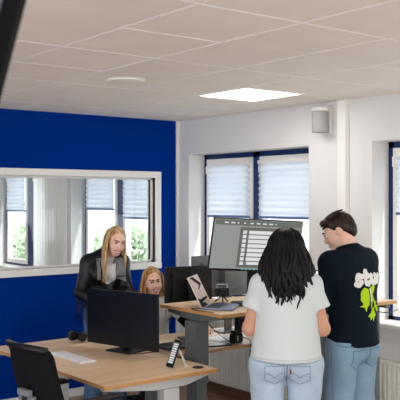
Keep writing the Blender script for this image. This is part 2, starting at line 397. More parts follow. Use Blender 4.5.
# big lit monitor
M_scr=mat('lit_screen',(40,42,42),.3,emit=(138,141,137),estr=.42)
M_scrd=mat('lit_screen_dark_column',(30,30,30),.3,emit=(104,107,100),estr=.36)
M_row=mat('lit_screen_rows',(60,60,60),.3,emit=(226,228,226),estr=.36)
M_teal=mat('lit_screen_icons',(30,60,60),.3,emit=(120,190,185),estr=.34)
zb=CAMZ-.338
bw,bh=.72,.40
big,MM=monitor((4.07-.02,4.587+.06,ZR),R(198.9),bw,bh,zb-ZR,'computer_monitor','big lit monitor showing a table of pale rows, in front of the dark haired woman',tilt=R(-12),roll=R(-3.2),scr=M_scr,base=(.2,.16),standoff=.075)
scrn=[c for c in big.children if c.name.startswith('screen')][0]
def scr_rect(bm,x0,x1,z0,z1,d=.0082):  # x viewer's left to right 0..1, z from top 0..1
    # local +X is viewer's left
    X=lambda t:bw/2-t*bw; Z=lambda t:bh/2-t*bh
    box(bm,X(x1),X(x0),.0075,d,Z(z1),Z(z0),0,MM)
bm=bmesh.new(); scr_rect(bm,.02,.98,.03,.13,.0078); obj('menu_bar',bm,M_scrd,scrn)
bm=bmesh.new(); scr_rect(bm,.30,.985,.16,.93,.0079); obj('content_panel',bm,M_scrd,scrn)
bm=bmesh.new()
rnd=random.Random(4)
for i in range(8):
    z=.22+i*.085; scr_rect(bm,.335,.375,z,z+.062); 
    if i<7: scr_rect(bm,.40,(.70 if i<3 else .62)+.02*rnd.random(),z,z+.066)
scr_rect(bm,.41,.64,.22+7*.085,.22+7*.085+.055)
for i in range(10): scr_rect(bm,.72,.745+.03*rnd.random(),.2+i*.06,.2+i*.06+.025)
for i in range(9): scr_rect(bm,.12+i*.07,.12+i*.07+.04*rnd.random()+.01,.07,.095)
obj('text_rows',bm,M_row,scrn)
bm=bmesh.new()
for i in range(7): scr_rect(bm,.36+i*.045,.385+i*.045,.945-.0,.97)
obj('taskbar_icons',bm,M_teal,scrn)
# small monitor in front of the man
monitor((4.74,4.62,ZR),R(222),.26,.16,CAMZ-.64-ZR,'tablet_display','small black-framed white screen between the dark haired woman and the man',scr=mat('white_screen',(240,240,245),.3,emit=(235,238,245),estr=.34),base=(.1,.1),standoff=.04,cat='screen')
# keyboard
kb=empty('keyboard',(2.805,5.155,ZT),0,'slim white keyboard lying on the front desk before the chair','keyboard')
obj('keyboard_body',B((-.065,.065,-.225,.225,0,.012)),mat('white_plastic',(226,224,222),.4),kb,bevel=.004)
bm=bmesh.new()
for i in range(5):
    for j in range(16): box(bm,-.055+i*.0225,-.037+i*.0225,-.215+j*.027,-.192+j*.027,.012,.0155)
obj('keys',bm,mat('white_keys',(240,238,236),.5),kb)
# headphones on desk 1 corner
hp=empty('headphones',(3.17,5.74,ZT),R(20),'black over-ear headphones at the far corner of the front desk','headphones')
for s in(-1,1):
    bm=bmesh.new(); lathe(bm,[(.02,-.018),(.036,-.016),(.040,-.006),(.038,.008),(.030,.016),(.012,.018)],24,Matrix.Translation((0,s*.055,.043))@Matrix.Rotation(R(80*s),4,'X')); e=obj('ear_cup',bm,M_black,hp,True)
    bm=bmesh.new(); lathe(bm,[(.024,-.012),(.034,-.010),(.034,.006),(.026,.01)],24,Matrix.Translation((0,s*.032,.043))@Matrix.Rotation(R(80*s),4,'X')); obj('ear_pad',bm,M_mesh,e,True)
obj('headband',T((spline([(0,-.062,.045),(.03,-.075,.05),(.10,-.06,.045),(.13,0,.035),(.10,.06,.045),(.03,.075,.05),(0,.062,.045)]),.008)),M_black,hp,True)
# desk telephone / tablet stand
ts=empty('phone_stand',(3.20,4.445,ZT),-R(-92),'black phone with lit striped list leaning on a small stand at the front desk end','phone')
Mt=Matrix.Translation((0,.02,.095))@Matrix.Rotation(R(24),4,'X')
bm=bmesh.new(); box(bm,-.037,.037,-.005,.005,-.095,.095,0,Mt); pb=obj('phone_body',bm,M_black,ts,bevel=.004)
bm=bmesh.new(); box(bm,-.029,.029,.005,.0062,-.07,.075,0,Mt); sc=obj('phone_screen',bm,M_scrd,ts)
bm=bmesh.new()
for i in range(9): box(bm,-.024,.022,.0062,.0070,-.066+i*.0155,-.057+i*.0155,0,Mt)
obj('list_rows',bm,M_row,sc)
bm=bmesh.new(); tube(bm,[(0,-.002,.14),(0,-.05,.07),(0,-.075,.004)],.007); tube(bm,[(-.03,-.075,.004),(.03,-.075,.004)],.005); obj('stand_prop',bm,M_trim,ts,True)
# laptop on desk 3
lp=empty('laptop',(3.645,4.69,ZR),-R(140),'open laptop showing a pinkish panel with dark diagonal shapes on the raised desk','laptop')
M_rose=mat('rose_metal',(206,188,176),.35,metal=.35)
obj('laptop_base',B((-.155,.155,0.005,.225,.003,.016)),mat('blue_grey_metal',(140,152,172),.3,metal=.6),lp,bevel=.004)
bm=bmesh.new()
for i in range(5):
    for j in range(14): box(bm,-.135+j*.0195,-.119+j*.0195,.03+i*.019,.046+i*.019,.016,.0175)
obj('keys',bm,mat('dark_keys',(66,74,92),.5),lp)
obj('trackpad',B((-.05,.05,.14,.2,.016,.0166)),mat('trackpad',(150,160,176),.3,metal=.4),lp)
Ml=Matrix.Translation((0,0,.016))@Matrix.Rotation(R(27),4,'X')
bm=bmesh.new(); box(bm,-.155,.155,-.004,.004,0,.235,0,Ml); lid=obj('lid',bm,M_rose,lp,bevel=.003)
bm=bmesh.new(); box(bm,-.149,.149,.004,.005,.006,.230,0,Ml); scn=obj('laptop_screen',bm,mat('pinkish_screen',(176,150,138),.5,emit=(190,165,150),estr=.03),lid)
bm=bmesh.new()
P2=lambda u,v:(.155-u*.31, v*.235)
Mq=Ml@Matrix(((1,0,0,0),(0,0,1,.0052),(0,1,0,0),(0,0,0,1)))
for poly in([(.12,.97),(.42,.97),(.85,.72),(.72,.62),(.42,.80)],[(.0,.30),(.0,.0),(.62,.0),(.45,.10),(.22,.14),(.9,.20),(.8,.26),(.2,.24)],[(.86,.72),(.92,.69),(.45,.52),(.40,.56)]):
    q=[P2(a,b) for a,b in poly]; 
    try: prism(bm,[(x,y) for x,y in q],0,.0008,Mq)
    except Exception: pass
obj('dark_shapes',bm,mat('matt_black',(6,6,7),.8),scn)
bm=bmesh.new(); tube(bm,[Mq@Vector((.012*math.cos(a)-.03,.012*math.sin(a)+.115,.001)) for a in [2*PI*i/16 for i in range(17)]],.0012,5); obj('round_logo',bm,M_trim,scn)
# conference gear on desk 3
def P(u,v,z):  # helper kept for metric placement of tiny props
    pass
cg=empty('camera_rig',(3.93,4.86,ZR),R(-30),'small black camera rig with knobs on the raised desk below the big monitor','camera')
obj('camera_body',B((-.05,.05,-.035,.035,.045,.11)),M_black,cg,bevel=.006)
bm=bmesh.new(); lathe(bm,[(.02,0),(.026,.005),(.026,.04),(.02,.045)],20,Matrix.Translation((0,-.035,.078))@Matrix.Rotation(R(90),4,'X')); obj('lens',bm,M_gloss,cg,True)
obj('tripod',T(([(0,0,.05),(.05,.03,0)],.006),([(0,0,.05),(-.05,.03,0)],.006),([(0,0,.05),(0,-.05,0)],.006)),M_black,cg)
obj('top_handle',T(([(-.04,0,.11),(-.04,0,.135),(.04,0,.135),(.04,0,.11)],.005)),M_lgrey,cg)
db=empty('dark_keyboard',(4.06,4.62,ZR),-R(100),'dark slim keyboard on the raised desk below the big monitor','keyboard')
obj('keyboard_body',B((-.07,.07,-.18,.10,0,.02)),mat('dark_grey_plastic',(52,56,62),.35),db,bevel=.004)
bm=bmesh.new()
for i in range(5):
    for j in range(11): box(bm,-.06+i*.0245,-.04+i*.0245,-.17+j*.024,-.15+j*.024,.02,.0235)
obj('keys',bm,M_black,db)
mo=obj('computer_mouse',B((-.03,.03,-.05,.05,0,.03)),mat('white_plastic',(226,224,222),.4),None,True,bevel=.014); mo.location=(3.93,4.50,ZR); tag(mo,'small white mouse on the raised desk beside the dark haired woman','mouse')
# things on desk 2
pp=obj('paper_sheets',B((-.15,.15,-.105,.105,0,.004),(-.13,.16,-.09,.11,.004,.007)),M_trim); pp.location=(4.16,5.12,ZT); pp.rotation_euler.z=R(8); tag(pp,'loose white paper sheets on the low desk under the raised desk','paper')
tb=empty('tablet',(3.93,4.93,ZT),R(-14),'black tablet lying flat near the edge of the low desk','tablet')
obj('tablet_body',B((-.11,.11,-.06,.06,0,.008)),M_black,tb,bevel=.003); obj('tablet_screen',B((-.10,.10,-.05,.05,.008,.0088)),M_gloss,tb)
lb=empty('docked_laptop',(3.66,5.05,ZT),R(-5),'dark laptop base on the low desk, peeking out right of the black monitor','laptop')
obj('laptop_base',B((-.16,.14,-.11,.11,.0,.022)),mat('dark_grey_plastic',(52,56,62),.35),lb,bevel=.004)
obj('keys',B((-.14,.12,-.02,.09,.022,.025)),M_black,lb)
wc=empty('desk_dock',(4.12,4.92,ZT),R(12),'black cable dock standing at the low desk edge beside the dark haired woman','dock')
obj('dock_body',B((-.05,.05,-.03,.03,0,.075),(-.045,.0,-.025,.02,.075,.1)),M_black,wc,bevel=.006)
obj('dock_arm',B((-.0,.06,-.02,.02,.075,.2),(.02,.10,-.02,.02,.15,.24)),M_black,wc,bevel=.006)
obj('status_ring',T(([(-.02,-.031,.02),(-.02,-.031,.06)],.006)),M_lgrey,wc)
obj('hanging_cable',T((spline([(.02,-.03,.05),(.03,-.11,.03),(.02,-.126,-.04),(0.0,-.128,-.12)]),.003),([(0,-.128,-.12),(-.002,-.128,-.155)],.007)),M_black,wc,True)
obj('cable',T((spline([(-.04,-.02,.03),(-.12,-.03,.03),(-.25,0,.12),(-.36,.02,.22)]),.0028)),M_black,wc,True)
cb=obj('charger_cable',T((spline([(3.50,4.42,ZR+.004),(3.47,4.55,ZR+.004),(3.50,4.68,ZR+.004),(3.56,4.62,ZR+.004)]),.0028)),M_black,None,True); tag(cb,'thin black cable looping left of the laptop on the raised desk','cable')
# cables under side table
cb=obj('hanging_cable',T((spline([(4.52,4.02,1.055),(4.42,3.96,.98),(4.36,3.94,.93)]),.004),(spline([(4.6,3.97,1.058),(4.75,3.94,1.03),(4.9,3.95,1.045)]),.004)),M_black,None,True); tag(cb,'black cable dangling under the high table edge beside the man','cable')
wl=obj('white_cable',T((spline([(3.56,4.50,.3),(3.62,4.44,.2),(3.68,4.42,.08),(3.66,4.40,.006),(3.5,4.38,.006)]),.006)),M_trim,None,True); tag(wl,'white cable hanging beside the grey column leg under the front desk','cable')
# foreground blurred post
def camframe(r,d,z): 
    s,c=math.sin(.6631),math.cos(.6631); return Vector((r*c+d*s,-r*s+d*c,z))
e0=camframe(-.275-.262*2.153-.022,1.2,0.0); e1=camframe(-.275+.262*.25-.022,1.2,2.153+.25)
ax=(e1-e0).normalized(); nrm=Vector((math.sin(.6631),math.cos(.6631),0)); sd=ax.cross(nrm).normalized()
Mp=Matrix((( sd.x,nrm.x,ax.x,e0.x),(sd.y,nrm.y,ax.y,e0.y),(sd.z,nrm.z,ax.z,e0.z),(0,0,0,1)))
Ln=(e1-e0).length
pt=empty('leaning_post',tuple(e0),0,'out-of-focus black slanted post at the top left corner','post')
Mi=Matrix.Translation(-e0)@Mp
bm=bmesh.new(); box(bm,-.025,.14,-.02,.02,.01,Ln,0,Mi); obj('post_bar',bm,mat('matt_black',(6,6,7),.8),pt,bevel=.004)
bm=bmesh.new(); box(bm,-.001,.005,-.0215,-.02,.02,Ln-.01,0,Mi); obj('post_highlight',bm,mat('grey_highlight',(92,100,104),.3,metal=.4),pt)  # highlight along the bar, put in as a thin grey strip
# ------------------------------------------------------------------ office chair
def office_chair(loc,az,label):
    r=empty('office_chair',loc,-az,label,'chair','black office chairs')
    # seat faces local +Y
    bm=bmesh.new(); box(bm,-.24,.24,-.22,.24,.44,.50); obj('seat',bm,M_mesh,r,bevel=.03)
    # curved backrest
    vs=[];fs=[];nu,nv=14,16; W=.235
    def pt(u,v,off):
        x=(u-.5)*2; z=.50+v*.505
        wv=W*(1-.10*v**3)*(1-.06*(1-v)**2)
        y=-.20-.15*v-.02*math.sin(v*PI)-.09*(0)+.055*x*x - off
        if v>.93: y-= (v-.93)*.25
        return (x*wv,y,z-(.012*x*x if v>.9 else 0))
    for off in(0,.035):
        for j in range(nv+1):
            for i in range(nu+1): vs.append(pt(i/nu,j/nv,off))
    S=(nu+1)*(nv+1)
    for j in range(nv):
        for i in range(nu):
            a=j*(nu+1)+i; fs.append((a,a+1,a+nu+2,a+nu+1)); fs.append((S+a,S+a+nu+1,S+a+nu+2,S+a+1))
    for i in range(nu):
        fs.append((i,S+i,S+i+1,i+1)); a=nv*(nu+1)+i; fs.append((a,a+1,S+a+1,S+a))
    for j in range(nv):
        a=j*(nu+1); fs.append((a,a+nu+1,S+a+nu+1,S+a)); a+=nu; fs.append((a,S+a,S+a+nu+1,a+nu+1))
    b=obj('backrest',(vs,fs),M_mesh,r,True)
    bm=bmesh.new()
    tube(bm,[Vector(pt(i/10,1,.017))+Vector((0,-.004,0)) for i in range(11)],.022,8); obj('backrest_top_roll',bm,M_black,b,True)
    obj('back_frame',T((spline([(0,-.05,.40),(0,-.26,.42),(0,-.33,.52),(0,-.345,.72)]),.022)),M_black,r,True)
    obj('lumbar_handle',B((-.05,.07,-.372,-.335,.71,.75)),mat('grey_plastic',(120,122,124),.4),r,bevel=.008)
    obj('lumbar_bracket',B((-.08,.08,-.345,-.315,.64,.71)),mat('grey_plastic',(120,122,124),.4),r,bevel=.008)
    for s in(-1,1):
        a=obj('armrest',B((s*.285-.04,s*.285+.04,-.12,.14,.665,.69)),M_black,r,bevel=.01)
        obj('armrest_post',T(([(s*.2,0,.45),(s*.285,0,.47),(s*.285,0,.67)],.016)),M_black,a,True)
    bm=bmesh.new(); lathe(bm,[(.03,.12),(.03,.28),(.018,.285),(.018,.43),(.09,.435),(.09,.445)],20); obj('gas_column',bm,M_black,r,True)
    for k in range(5):
        a=2*PI*k/5+.3; c,s=math.cos(a),math.sin(a)
        bs=obj('base_leg',T(([(0,0,.13),(c*.30,s*.30,.075)],.02)),M_black,r,True)
        bm=bmesh.new(); Mc=Matrix.Translation((c*.31,s*.31,.03))@Matrix.Rotation(a+1.2,4,'Z')@Matrix.Rotation(PI/2,4,'Y')
        lathe(bm,[(.02,-.022),(.03,-.02),(.03,-.004),(.012,-.003),(.012,.003),(.03,.004),(.03,.02),(.02,.022)],16,Mc); tube(bm,[(c*.31,s*.31,.03),(c*.30,s*.30,.08)],.008); obj('caster',bm,M_black,bs,True)
    return r
ch=office_chair((2.46,4.50,0),R(84),'black mesh office chair at the front desk, bottom left of the photo')
c2=copy_tree(ch); c2.location=(3.98,6.03,0); c2.rotation_euler=(0,0,-R(188)); c2['label']='black office chair the seated blonde woman sits on, mostly hidden by desks'
for c in list(c2.children):
    if c.name.startswith('armrest'):
        for g in list(c.children): bpy.data.objects.remove(g)
        bpy.data.objects.remove(c)
#PEOPLE
# ------------------------------------------------------------------ people: signed-distance bodies turned into one continuous mesh
def V3(*a): return np.array(a,float)
class Pr:
    def __init__(s,kind,a,b=None,ra=.05,rb=None,n=None,k=1.0,sm=.03,sub=False,rad=None,rotm=None,flat=None):
        s.kind=kind; s.a=np.array(a,float); s.b=s.a if b is None else np.array(b,float); s.ra=ra; s.rb=ra if rb is None else rb
        s.n=None if n is None else np.array(n,float)/np.linalg.norm(n); s.k=k; s.sm=sm; s.sub=sub; s.rad=rad; s.rotm=rotm; s.flat=flat
    def bounds(s):
        m=max(s.rad) if s.kind=='e' else max(s.ra,s.rb); m+=s.sm+.025
        return np.minimum(s.a,s.b)-m, np.maximum(s.a,s.b)+m
    def ev(s,X,Y,Z):
        px,py,pz=X-s.a[0],Y-s.a[1],Z-s.a[2]
        if s.kind=='e':
            if s.rotm is not None:
                Q=s.rotm; px,py,pz=(px*Q[0][0]+py*Q[1][0]+pz*Q[2][0],px*Q[0][1]+py*Q[1][1]+pz*Q[2][1],px*Q[0][2]+py*Q[1][2]+pz*Q[2][2])
            r=s.rad; k0=np.sqrt((px/r[0])**2+(py/r[1])**2+(pz/r[2])**2); k1=np.sqrt((px/r[0]**2)**2+(py/r[1]**2)**2+(pz/r[2]**2)**2)
            return k0*(k0-1)/np.maximum(k1,1e-6)
        d=s.b-s.a; L2=d@d
        if L2>1e-12:
            t=np.clip((px*d[0]+py*d[1]+pz*d[2])/L2,0,1)
            qx,qy,qz=px-t*d[0],py-t*d[1],pz-t*d[2]
        else: t=0*px; qx,qy,qz=px,py,pz
        r=s.ra+(s.rb-s.ra)*t
        if s.n is not None and s.k!=1:
            dn=(qx*s.n[0]+qy*s.n[1]+qz*s.n[2])*(1/s.k-1)
            qx=qx+dn*s.n[0];qy=qy+dn*s.n[1];qz=qz+dn*s.n[2]
            D=np.sqrt(qx*qx+qy*qy+qz*qz)-r; D=np.where(D>0,D*(.5+.5*s.k),D*s.k)
        else: D=np.sqrt(qx*qx+qy*qy+qz*qz)-r
        if s.flat is not None:   # flat end cut beyond b
            e=d/math.sqrt(L2); D=np.maximum(D,(px-d[0])*e[0]+(py-d[1])*e[1]+(pz-d[2])*e[2])
        return D
def C(a,b,ra,rb=None,n=None,k=1.0,sm=.03,sub=False,flat=None): return Pr('c',a,b,ra,rb,n,k,sm,sub,flat=flat)
def EL(a,rad,rotm=None,sm=.02,sub=False): return Pr('e',a,None,rad=rad,rotm=rotm,sm=sm,sub=sub)
def sdf_mesh(prims,h,cuts=(),pad=.02,fold=0,seed=0,ffreq=28):
    lo=np.min([p.bounds()[0] for p in prims if not p.sub],axis=0)-pad; hi=np.max([p.bounds()[1] for p in prims if not p.sub],axis=0)+pad
    n=np.ceil((hi-lo)/h).astype(int)+1
    ax=[lo[i]+h*np.arange(n[i]) for i in range(3)]
    F=np.full(n,.25,np.float64)
    for p in prims:
        b0,b1=p.bounds(); i0=np.clip(np.floor((b0-lo)/h).astype(int),0,n-1); i1=np.clip(np.ceil((b1-lo)/h).astype(int)+1,1,n)
        sl=tuple(slice(i0[i],i1[i]) for i in range(3))
        X=ax[0][sl[0]][:,None,None];Y=ax[1][sl[1]][None,:,None];Z=ax[2][sl[2]][None,None,:]
        D=p.ev(X,Y,Z); G=F[sl]; k=p.sm
        if p.sub:
            H=np.clip(.5-.5*(G+D)/k,0,1); F[sl]=G+(-D-G)*H+k*H*(1-H)
        else:
            H=np.clip(.5+.5*(G-D)/k,0,1); F[sl]=G+(D-G)*H-k*H*(1-H)
    X=ax[0][:,None,None];Y=ax[1][None,:,None];Z=ax[2][None,None,:]
    for pt,nr in cuts:
        F=np.maximum(F,(X-pt[0])*nr[0]+(Y-pt[1])*nr[1]+(Z-pt[2])*nr[2])
    # surface nets
    S=F<0; c=[S[i:S.shape[0]-1+i,j:S.shape[1]-1+j,k:S.shape[2]-1+k] for i in(0,1) for j in(0,1) for k in(0,1)]
    cnt=sum(x.astype(np.int8) for x in c); act=(cnt>0)&(cnt<8); idx=np.argwhere(act)
    ids=-np.ones(act.shape,np.int64); ids[act]=np.arange(len(idx))
    acc=np.zeros((len(idx),3)); num=np.zeros(len(idx))
    cor=[(i,j,k) for i in(0,1) for j in(0,1) for k in(0,1)]
    for a in range(8):
        for b in range(a+1,8):
            A,Bc=np.array(cor[a]),np.array(cor[b])
            if abs(A-Bc).sum()!=1: continue
            fa=F[tuple((idx+A).T)];fb=F[tuple((idx+Bc).T)]; m=(fa<0)!=(fb<0)
            t=np.where(m,fa/np.where(np.abs(fa-fb)<1e-12,1,fa-fb),0)
            acc+=np.where(m[:,None],A+(Bc-A)*t[:,None],0); num+=m
    P=lo+h*(idx+acc/np.maximum(num,1)[:,None])
    faces=[]
    for axn in range(3):
        e=[0,0,0];e[axn]=1
        A=S[tuple(slice(0,S.shape[i]-e[i]) for i in range(3))]; Bq=S[tuple(slice(e[i],None) for i in range(3))]
        q=np.argwhere(A!=Bq); o1,o2=[i for i in range(3) if i!=axn]
        q=q[(q[:,o1]>0)&(q[:,o2]>0)&(q[:,o1]<act.shape[o1])&(q[:,o2]<act.shape[o2])&(q[:,axn]<act.shape[axn])]
        u=np.zeros(3,int);u[o1]=1;v=np.zeros(3,int);v[o2]=1
        f=np.stack([ids[tuple((q-u-v).T)],ids[tuple((q-v).T)],ids[tuple(q.T)],ids[tuple((q-u).T)]],1)
        ins=A[tuple(q.T)]; 
        if axn==1: ins=~ins
        f=np.where(ins[:,None],f,f[:,::-1]); faces.append(f)
    Fc=np.concatenate(faces); Fc=Fc[(Fc>=0).all(1)]
    # light smoothing
    E=np.concatenate([Fc[:,[0,1]],Fc[:,[1,2]],Fc[:,[2,3]],Fc[:,[3,0]]]); 
    for it in range(2):
        s=np.zeros_like(P); w=np.zeros(len(P))
        for i,j in((0,1),(1,0)):
            for cc in range(3): s[:,cc]+=np.bincount(E[:,i],P[E[:,j],cc],len(P))
            w+=np.bincount(E[:,i],minlength=len(P))
        P=P*.5+.5*s/np.maximum(w,1)[:,None]
    if fold:
        nr=np.cross(P[Fc[:,2]]-P[Fc[:,0]],P[Fc[:,3]]-P[Fc[:,1]]); N=np.zeros_like(P)
        for q in range(4):
            for cc in range(3): N[:,cc]+=np.bincount(Fc[:,q],nr[:,cc],len(P))
        N/=np.maximum(np.linalg.norm(N,axis=1),1e-9)[:,None]
        rg=np.random.RandomState(seed); D=np.zeros(len(P))
        for q in range(7):
            d=rg.randn(3)*np.array([.7,.7,1.3]); d/=np.linalg.norm(d); d2=rg.randn(3); d2/=np.linalg.norm(d2)
            fr=ffreq*rg.uniform(.6,1.5)
            ph=P@d*fr+1.6*np.sin(P@d2*fr*.4+rg.rand()*6)
            D+=(1-np.abs(np.sin(ph*.5+rg.rand()*6))*1.6)*rg.uniform(.5,1)*(.5+.5*np.sin(P@d2*9+rg.rand()*6))
        P=P+N*(D*fold/2.0)[:,None]
    return [tuple(p) for p in P.tolist()],[tuple(f) for f in Fc.tolist()]
def pobj(name,geo,m,parent,smooth=True): return obj(name,geo,m,parent,smooth)
def bvh_of(o): return BVHTree.FromPolygons([v.co.copy() for v in o.data.vertices],[tuple(p.vertices) for p in o.data.polygons])
def decal(name,inside,u0,u1,v0,v1,step,org,U,Vv,D,bvh,m,parent,off=.002):
    """cloth print / stitching: cells of a fine grid laid onto the garment surface"""
    org,U,Vv,D=Vector(org),Vector(U).normalized(),Vector(Vv).normalized(),Vector(D).normalized()
    nu,nv=int((u1-u0)/step),int((v1-v0)/step); vm={};vs=[];fs=[]
    def vert(i,j):
        if (i,j) in vm: return vm[(i,j)]
        p=org+U*(u0+i*step)+Vv*(v0+j*step); h=bvh.ray_cast(p,D)
        if h[0] is None: vm[(i,j)]=None; return None
        q=h[0]-D*off; vs.append(tuple(q)); vm[(i,j)]=len(vs)-1; return vm[(i,j)]
    for i in range(nu):
        for j in range(nv):
            if inside(u0+(i+.5)*step,v0+(j+.5)*step):
                q=[vert(i,j),vert(i+1,j),vert(i+1,j+1),vert(i,j+1)]
                if None not in q: fs.append(tuple(q))
    if not fs: return None
    return obj(name,(vs,fs),m,parent,True)
def seg_d(p,a,b):
    ax_,ay=a;bx,by=b;dx,dy=bx-ax_,by-ay;L=dx*dx+dy*dy
    t=0 if L==0 else max(0,min(1,((p[0]-ax_)*dx+(p[1]-ay)*dy)/L)); return math.hypot(p[0]-ax_-t*dx,p[1]-ay-t*dy)
def poly_d(p,pts): return min(seg_d(p,pts[i],pts[i+1]) for i in range(len(pts)-1))
def in_poly(p,pts):
    c=False;n=len(pts)
    for i in range(n):
        a,b=pts[i],pts[i-1]
        if (a[1]>p[1])!=(b[1]>p[1]) and p[0]<(b[0]-a[0])*(p[1]-a[1])/(b[1]-a[1])+a[0]: c=not c
    return c
def hmat(yaw,pitch,roll=0):   # head axes as numpy columns
    m=(Matrix.Rotation(yaw,3,'Z')@Matrix.Rotation(pitch,3,'X')@Matrix.Rotation(roll,3,'Y')); return np.array(m)
def head_prims(c,Q,fem=True,s=1.0):
    c=np.array(c,float); L=lambda x,y,z: c+Q@(np.array([x,y,z])*s)
    E=lambda p,r,**k: EL(L(*p),tuple(q*s for q in r),Q,**k)
    pr=[E((0,-.02,.03),(.073,.092,.085)),E((0,.028,-.025),(.060,.066,.088),sm=.03),
        E((0,.062,-.092),(.026 if fem else .032,.024,.02),sm=.03),
        E((.038,.058,-.03),(.024,.026,.028),sm=.02),E((-.038,.058,-.03),(.024,.026,.028),sm=.02),
        E((0,.083,.032),(.045,.012,.012),sm=.02),
        C(L(0,.088,.018),L(0,.108,-.022),.007*s,.0115*s,sm=.012),E((0,.098,-.030),(.016,.010,.008),sm=.008),
        E((0,.090,-.058),(.024,.010,.006),sm=.006),E((0,.088,-.068),(.020,.010,.007),sm=.006),
        E((.031,.094,.010),(.015,.012,.009),sm=.012,sub=True),E((-.031,.094,.010),(.015,.012,.009),sm=.012,sub=True)]
    for q in(-1,1):
        pr+=[E((q*.076,-.012,.0),(.009,.019,.031),sm=.008),E((q*.083,-.006,.004),(.006,.010,.018),sm=.006,sub=True)]
    return pr,L
M_skin=mat('skin',(234,188,164),.5,var=.04,vscale=14)
M_skin2=mat('skin_tan',(200,148,122),.5,var=.04,vscale=14)
M_eye=mat('eye_white',(235,232,228),.2); M_iris=mat('eye_iris',(50,42,38),.15); M_lip=mat('lip',(176,84,78),.35); M_teeth=mat('teeth',(245,242,236),.3)
def face_parts(L,Q,parent,brow,smile=True,s=1.0):
    Qm=Matrix(Q.tolist()).to_4x4()
    for q in(-1,1):
        p=Vector(L(q*.031,.0765,.010)); bm=bmesh.new(); bmesh.ops.create_uvsphere(bm,u_segments=16,v_segments=12,radius=.0125*s)
        e=obj('eye',bm,M_eye,parent,True); e.location=p; e.scale=(1,1,.62)
        bm=bmesh.new(); bmesh.ops.create_uvsphere(bm,u_segments=12,v_segments=8,radius=.0065*s,matrix=Matrix.Translation(Vector(Q@np.array([0,.0085*s,-.0015*s])))); obj('iris',bm,M_iris,e,True)
        bm=bmesh.new(); tube(bm,[Vector(L(q*x,y,z)) for x,y,z in((.014,.0965,.016),(.024,.0985,.0185),(.036,.094,.017),(.046,.085,.011))],.0024*s,6); obj('upper_lash',bm,M_iris,parent,True)
        bm=bmesh.new(); tube(bm,[Vector(L(q*x,y,z)) for x,y,z in((.012,.099,.031),(.026,.098,.037),(.042,.088,.036),(.052,.076,.030))],lambda t:(.0042-.0026*t)*s,6); obj('eyebrow',bm,brow,parent,True)
    bm=bmesh.new()
    if smile:
        pts=[(-.028,.084,-.053),(-.016,.097,-.060),(0,.102,-.062),(.016,.097,-.060),(.028,.084,-.053)]
        tube(bm,[Vector(L(x,y,z+.005)) for x,y,z in pts],.0034*s,6); tube(bm,[Vector(L(x,y-.001,z-.010*(1-abs(x)/.03))) for x,y,z in pts],.004*s,6)
        mo=obj('lips',bm,M_lip,parent,True)
        bm=bmesh.new(); tube(bm,[Vector(L(x*.85,y+.0005,z-.001)) for x,y,z in pts],.0048*s,6); obj('teeth',bm,M_teeth,mo,True)
    else:
        tube(bm,[Vector(L(x,y,z)) for x,y,z in((-.022,.088,-.060),(0,.101,-.059),(.022,.088,-.060))],.0038*s,6); obj('lips',bm,M_lip,parent,True)
def hand_prims(w,d,pn,th,curl=.5,s=1.0):
    """w wrist, d direction of the hand, pn palm normal (palm side), th +1/-1 thumb side along cross(d,pn)"""
    w=np.array(w,float); d=np.array(d,float);d/=np.linalg.norm(d); pn=np.array(pn,float); pn-=d*(pn@d); pn/=np.linalg.norm(pn); sdv=np.cross(d,pn)*th
    pr=[C(w,w+d*.035*s,.025*s,.03*s,n=pn,k=.6,sm=.02),C(w+d*.035*s,w+d*.075*s,.036*s,.038*s,n=pn,k=.42,sm=.02)]
    for i,(o,l) in enumerate(((.028,.072),(.0095,.082),(-.0095,.076),(-.027,.060))):
        p=w+d*.085*s+sdv*o*s; ang=curl*.5; dr=d*math.cos(ang)+pn*math.sin(ang)+sdv*o*1.5; r=.0088-.0006*i
        for k,f in enumerate((.45,.32,.23)):
            q=p+dr/np.linalg.norm(dr)*l*f*s; pr.append(C(p,q,r*s,(r-.001)*s,sm=.005)); p=q; r-=.001; ang+=curl*.75; dr=d*math.cos(ang)+pn*math.sin(ang)+sdv*o
    p=w+d*.025*s+sdv*.024*s; q=p+(d*.6+sdv*.75+pn*.25)*.042*s; e=q+(d*.85+sdv*.3+pn*.35)*.032*s; g=e+(d*.95+pn*.3)*.024*s
    pr+=[C(p,q,.0135*s,.011*s,sm=.014),C(q,e,.0105*s,.0095*s,sm=.006),C(e,g,.0095*s,.0075*s,sm=.004)]
    return pr
def A(*v): return np.array(v,float)
def lerp(a,b,t): return np.array(a)*(1-t)+np.array(b)*t
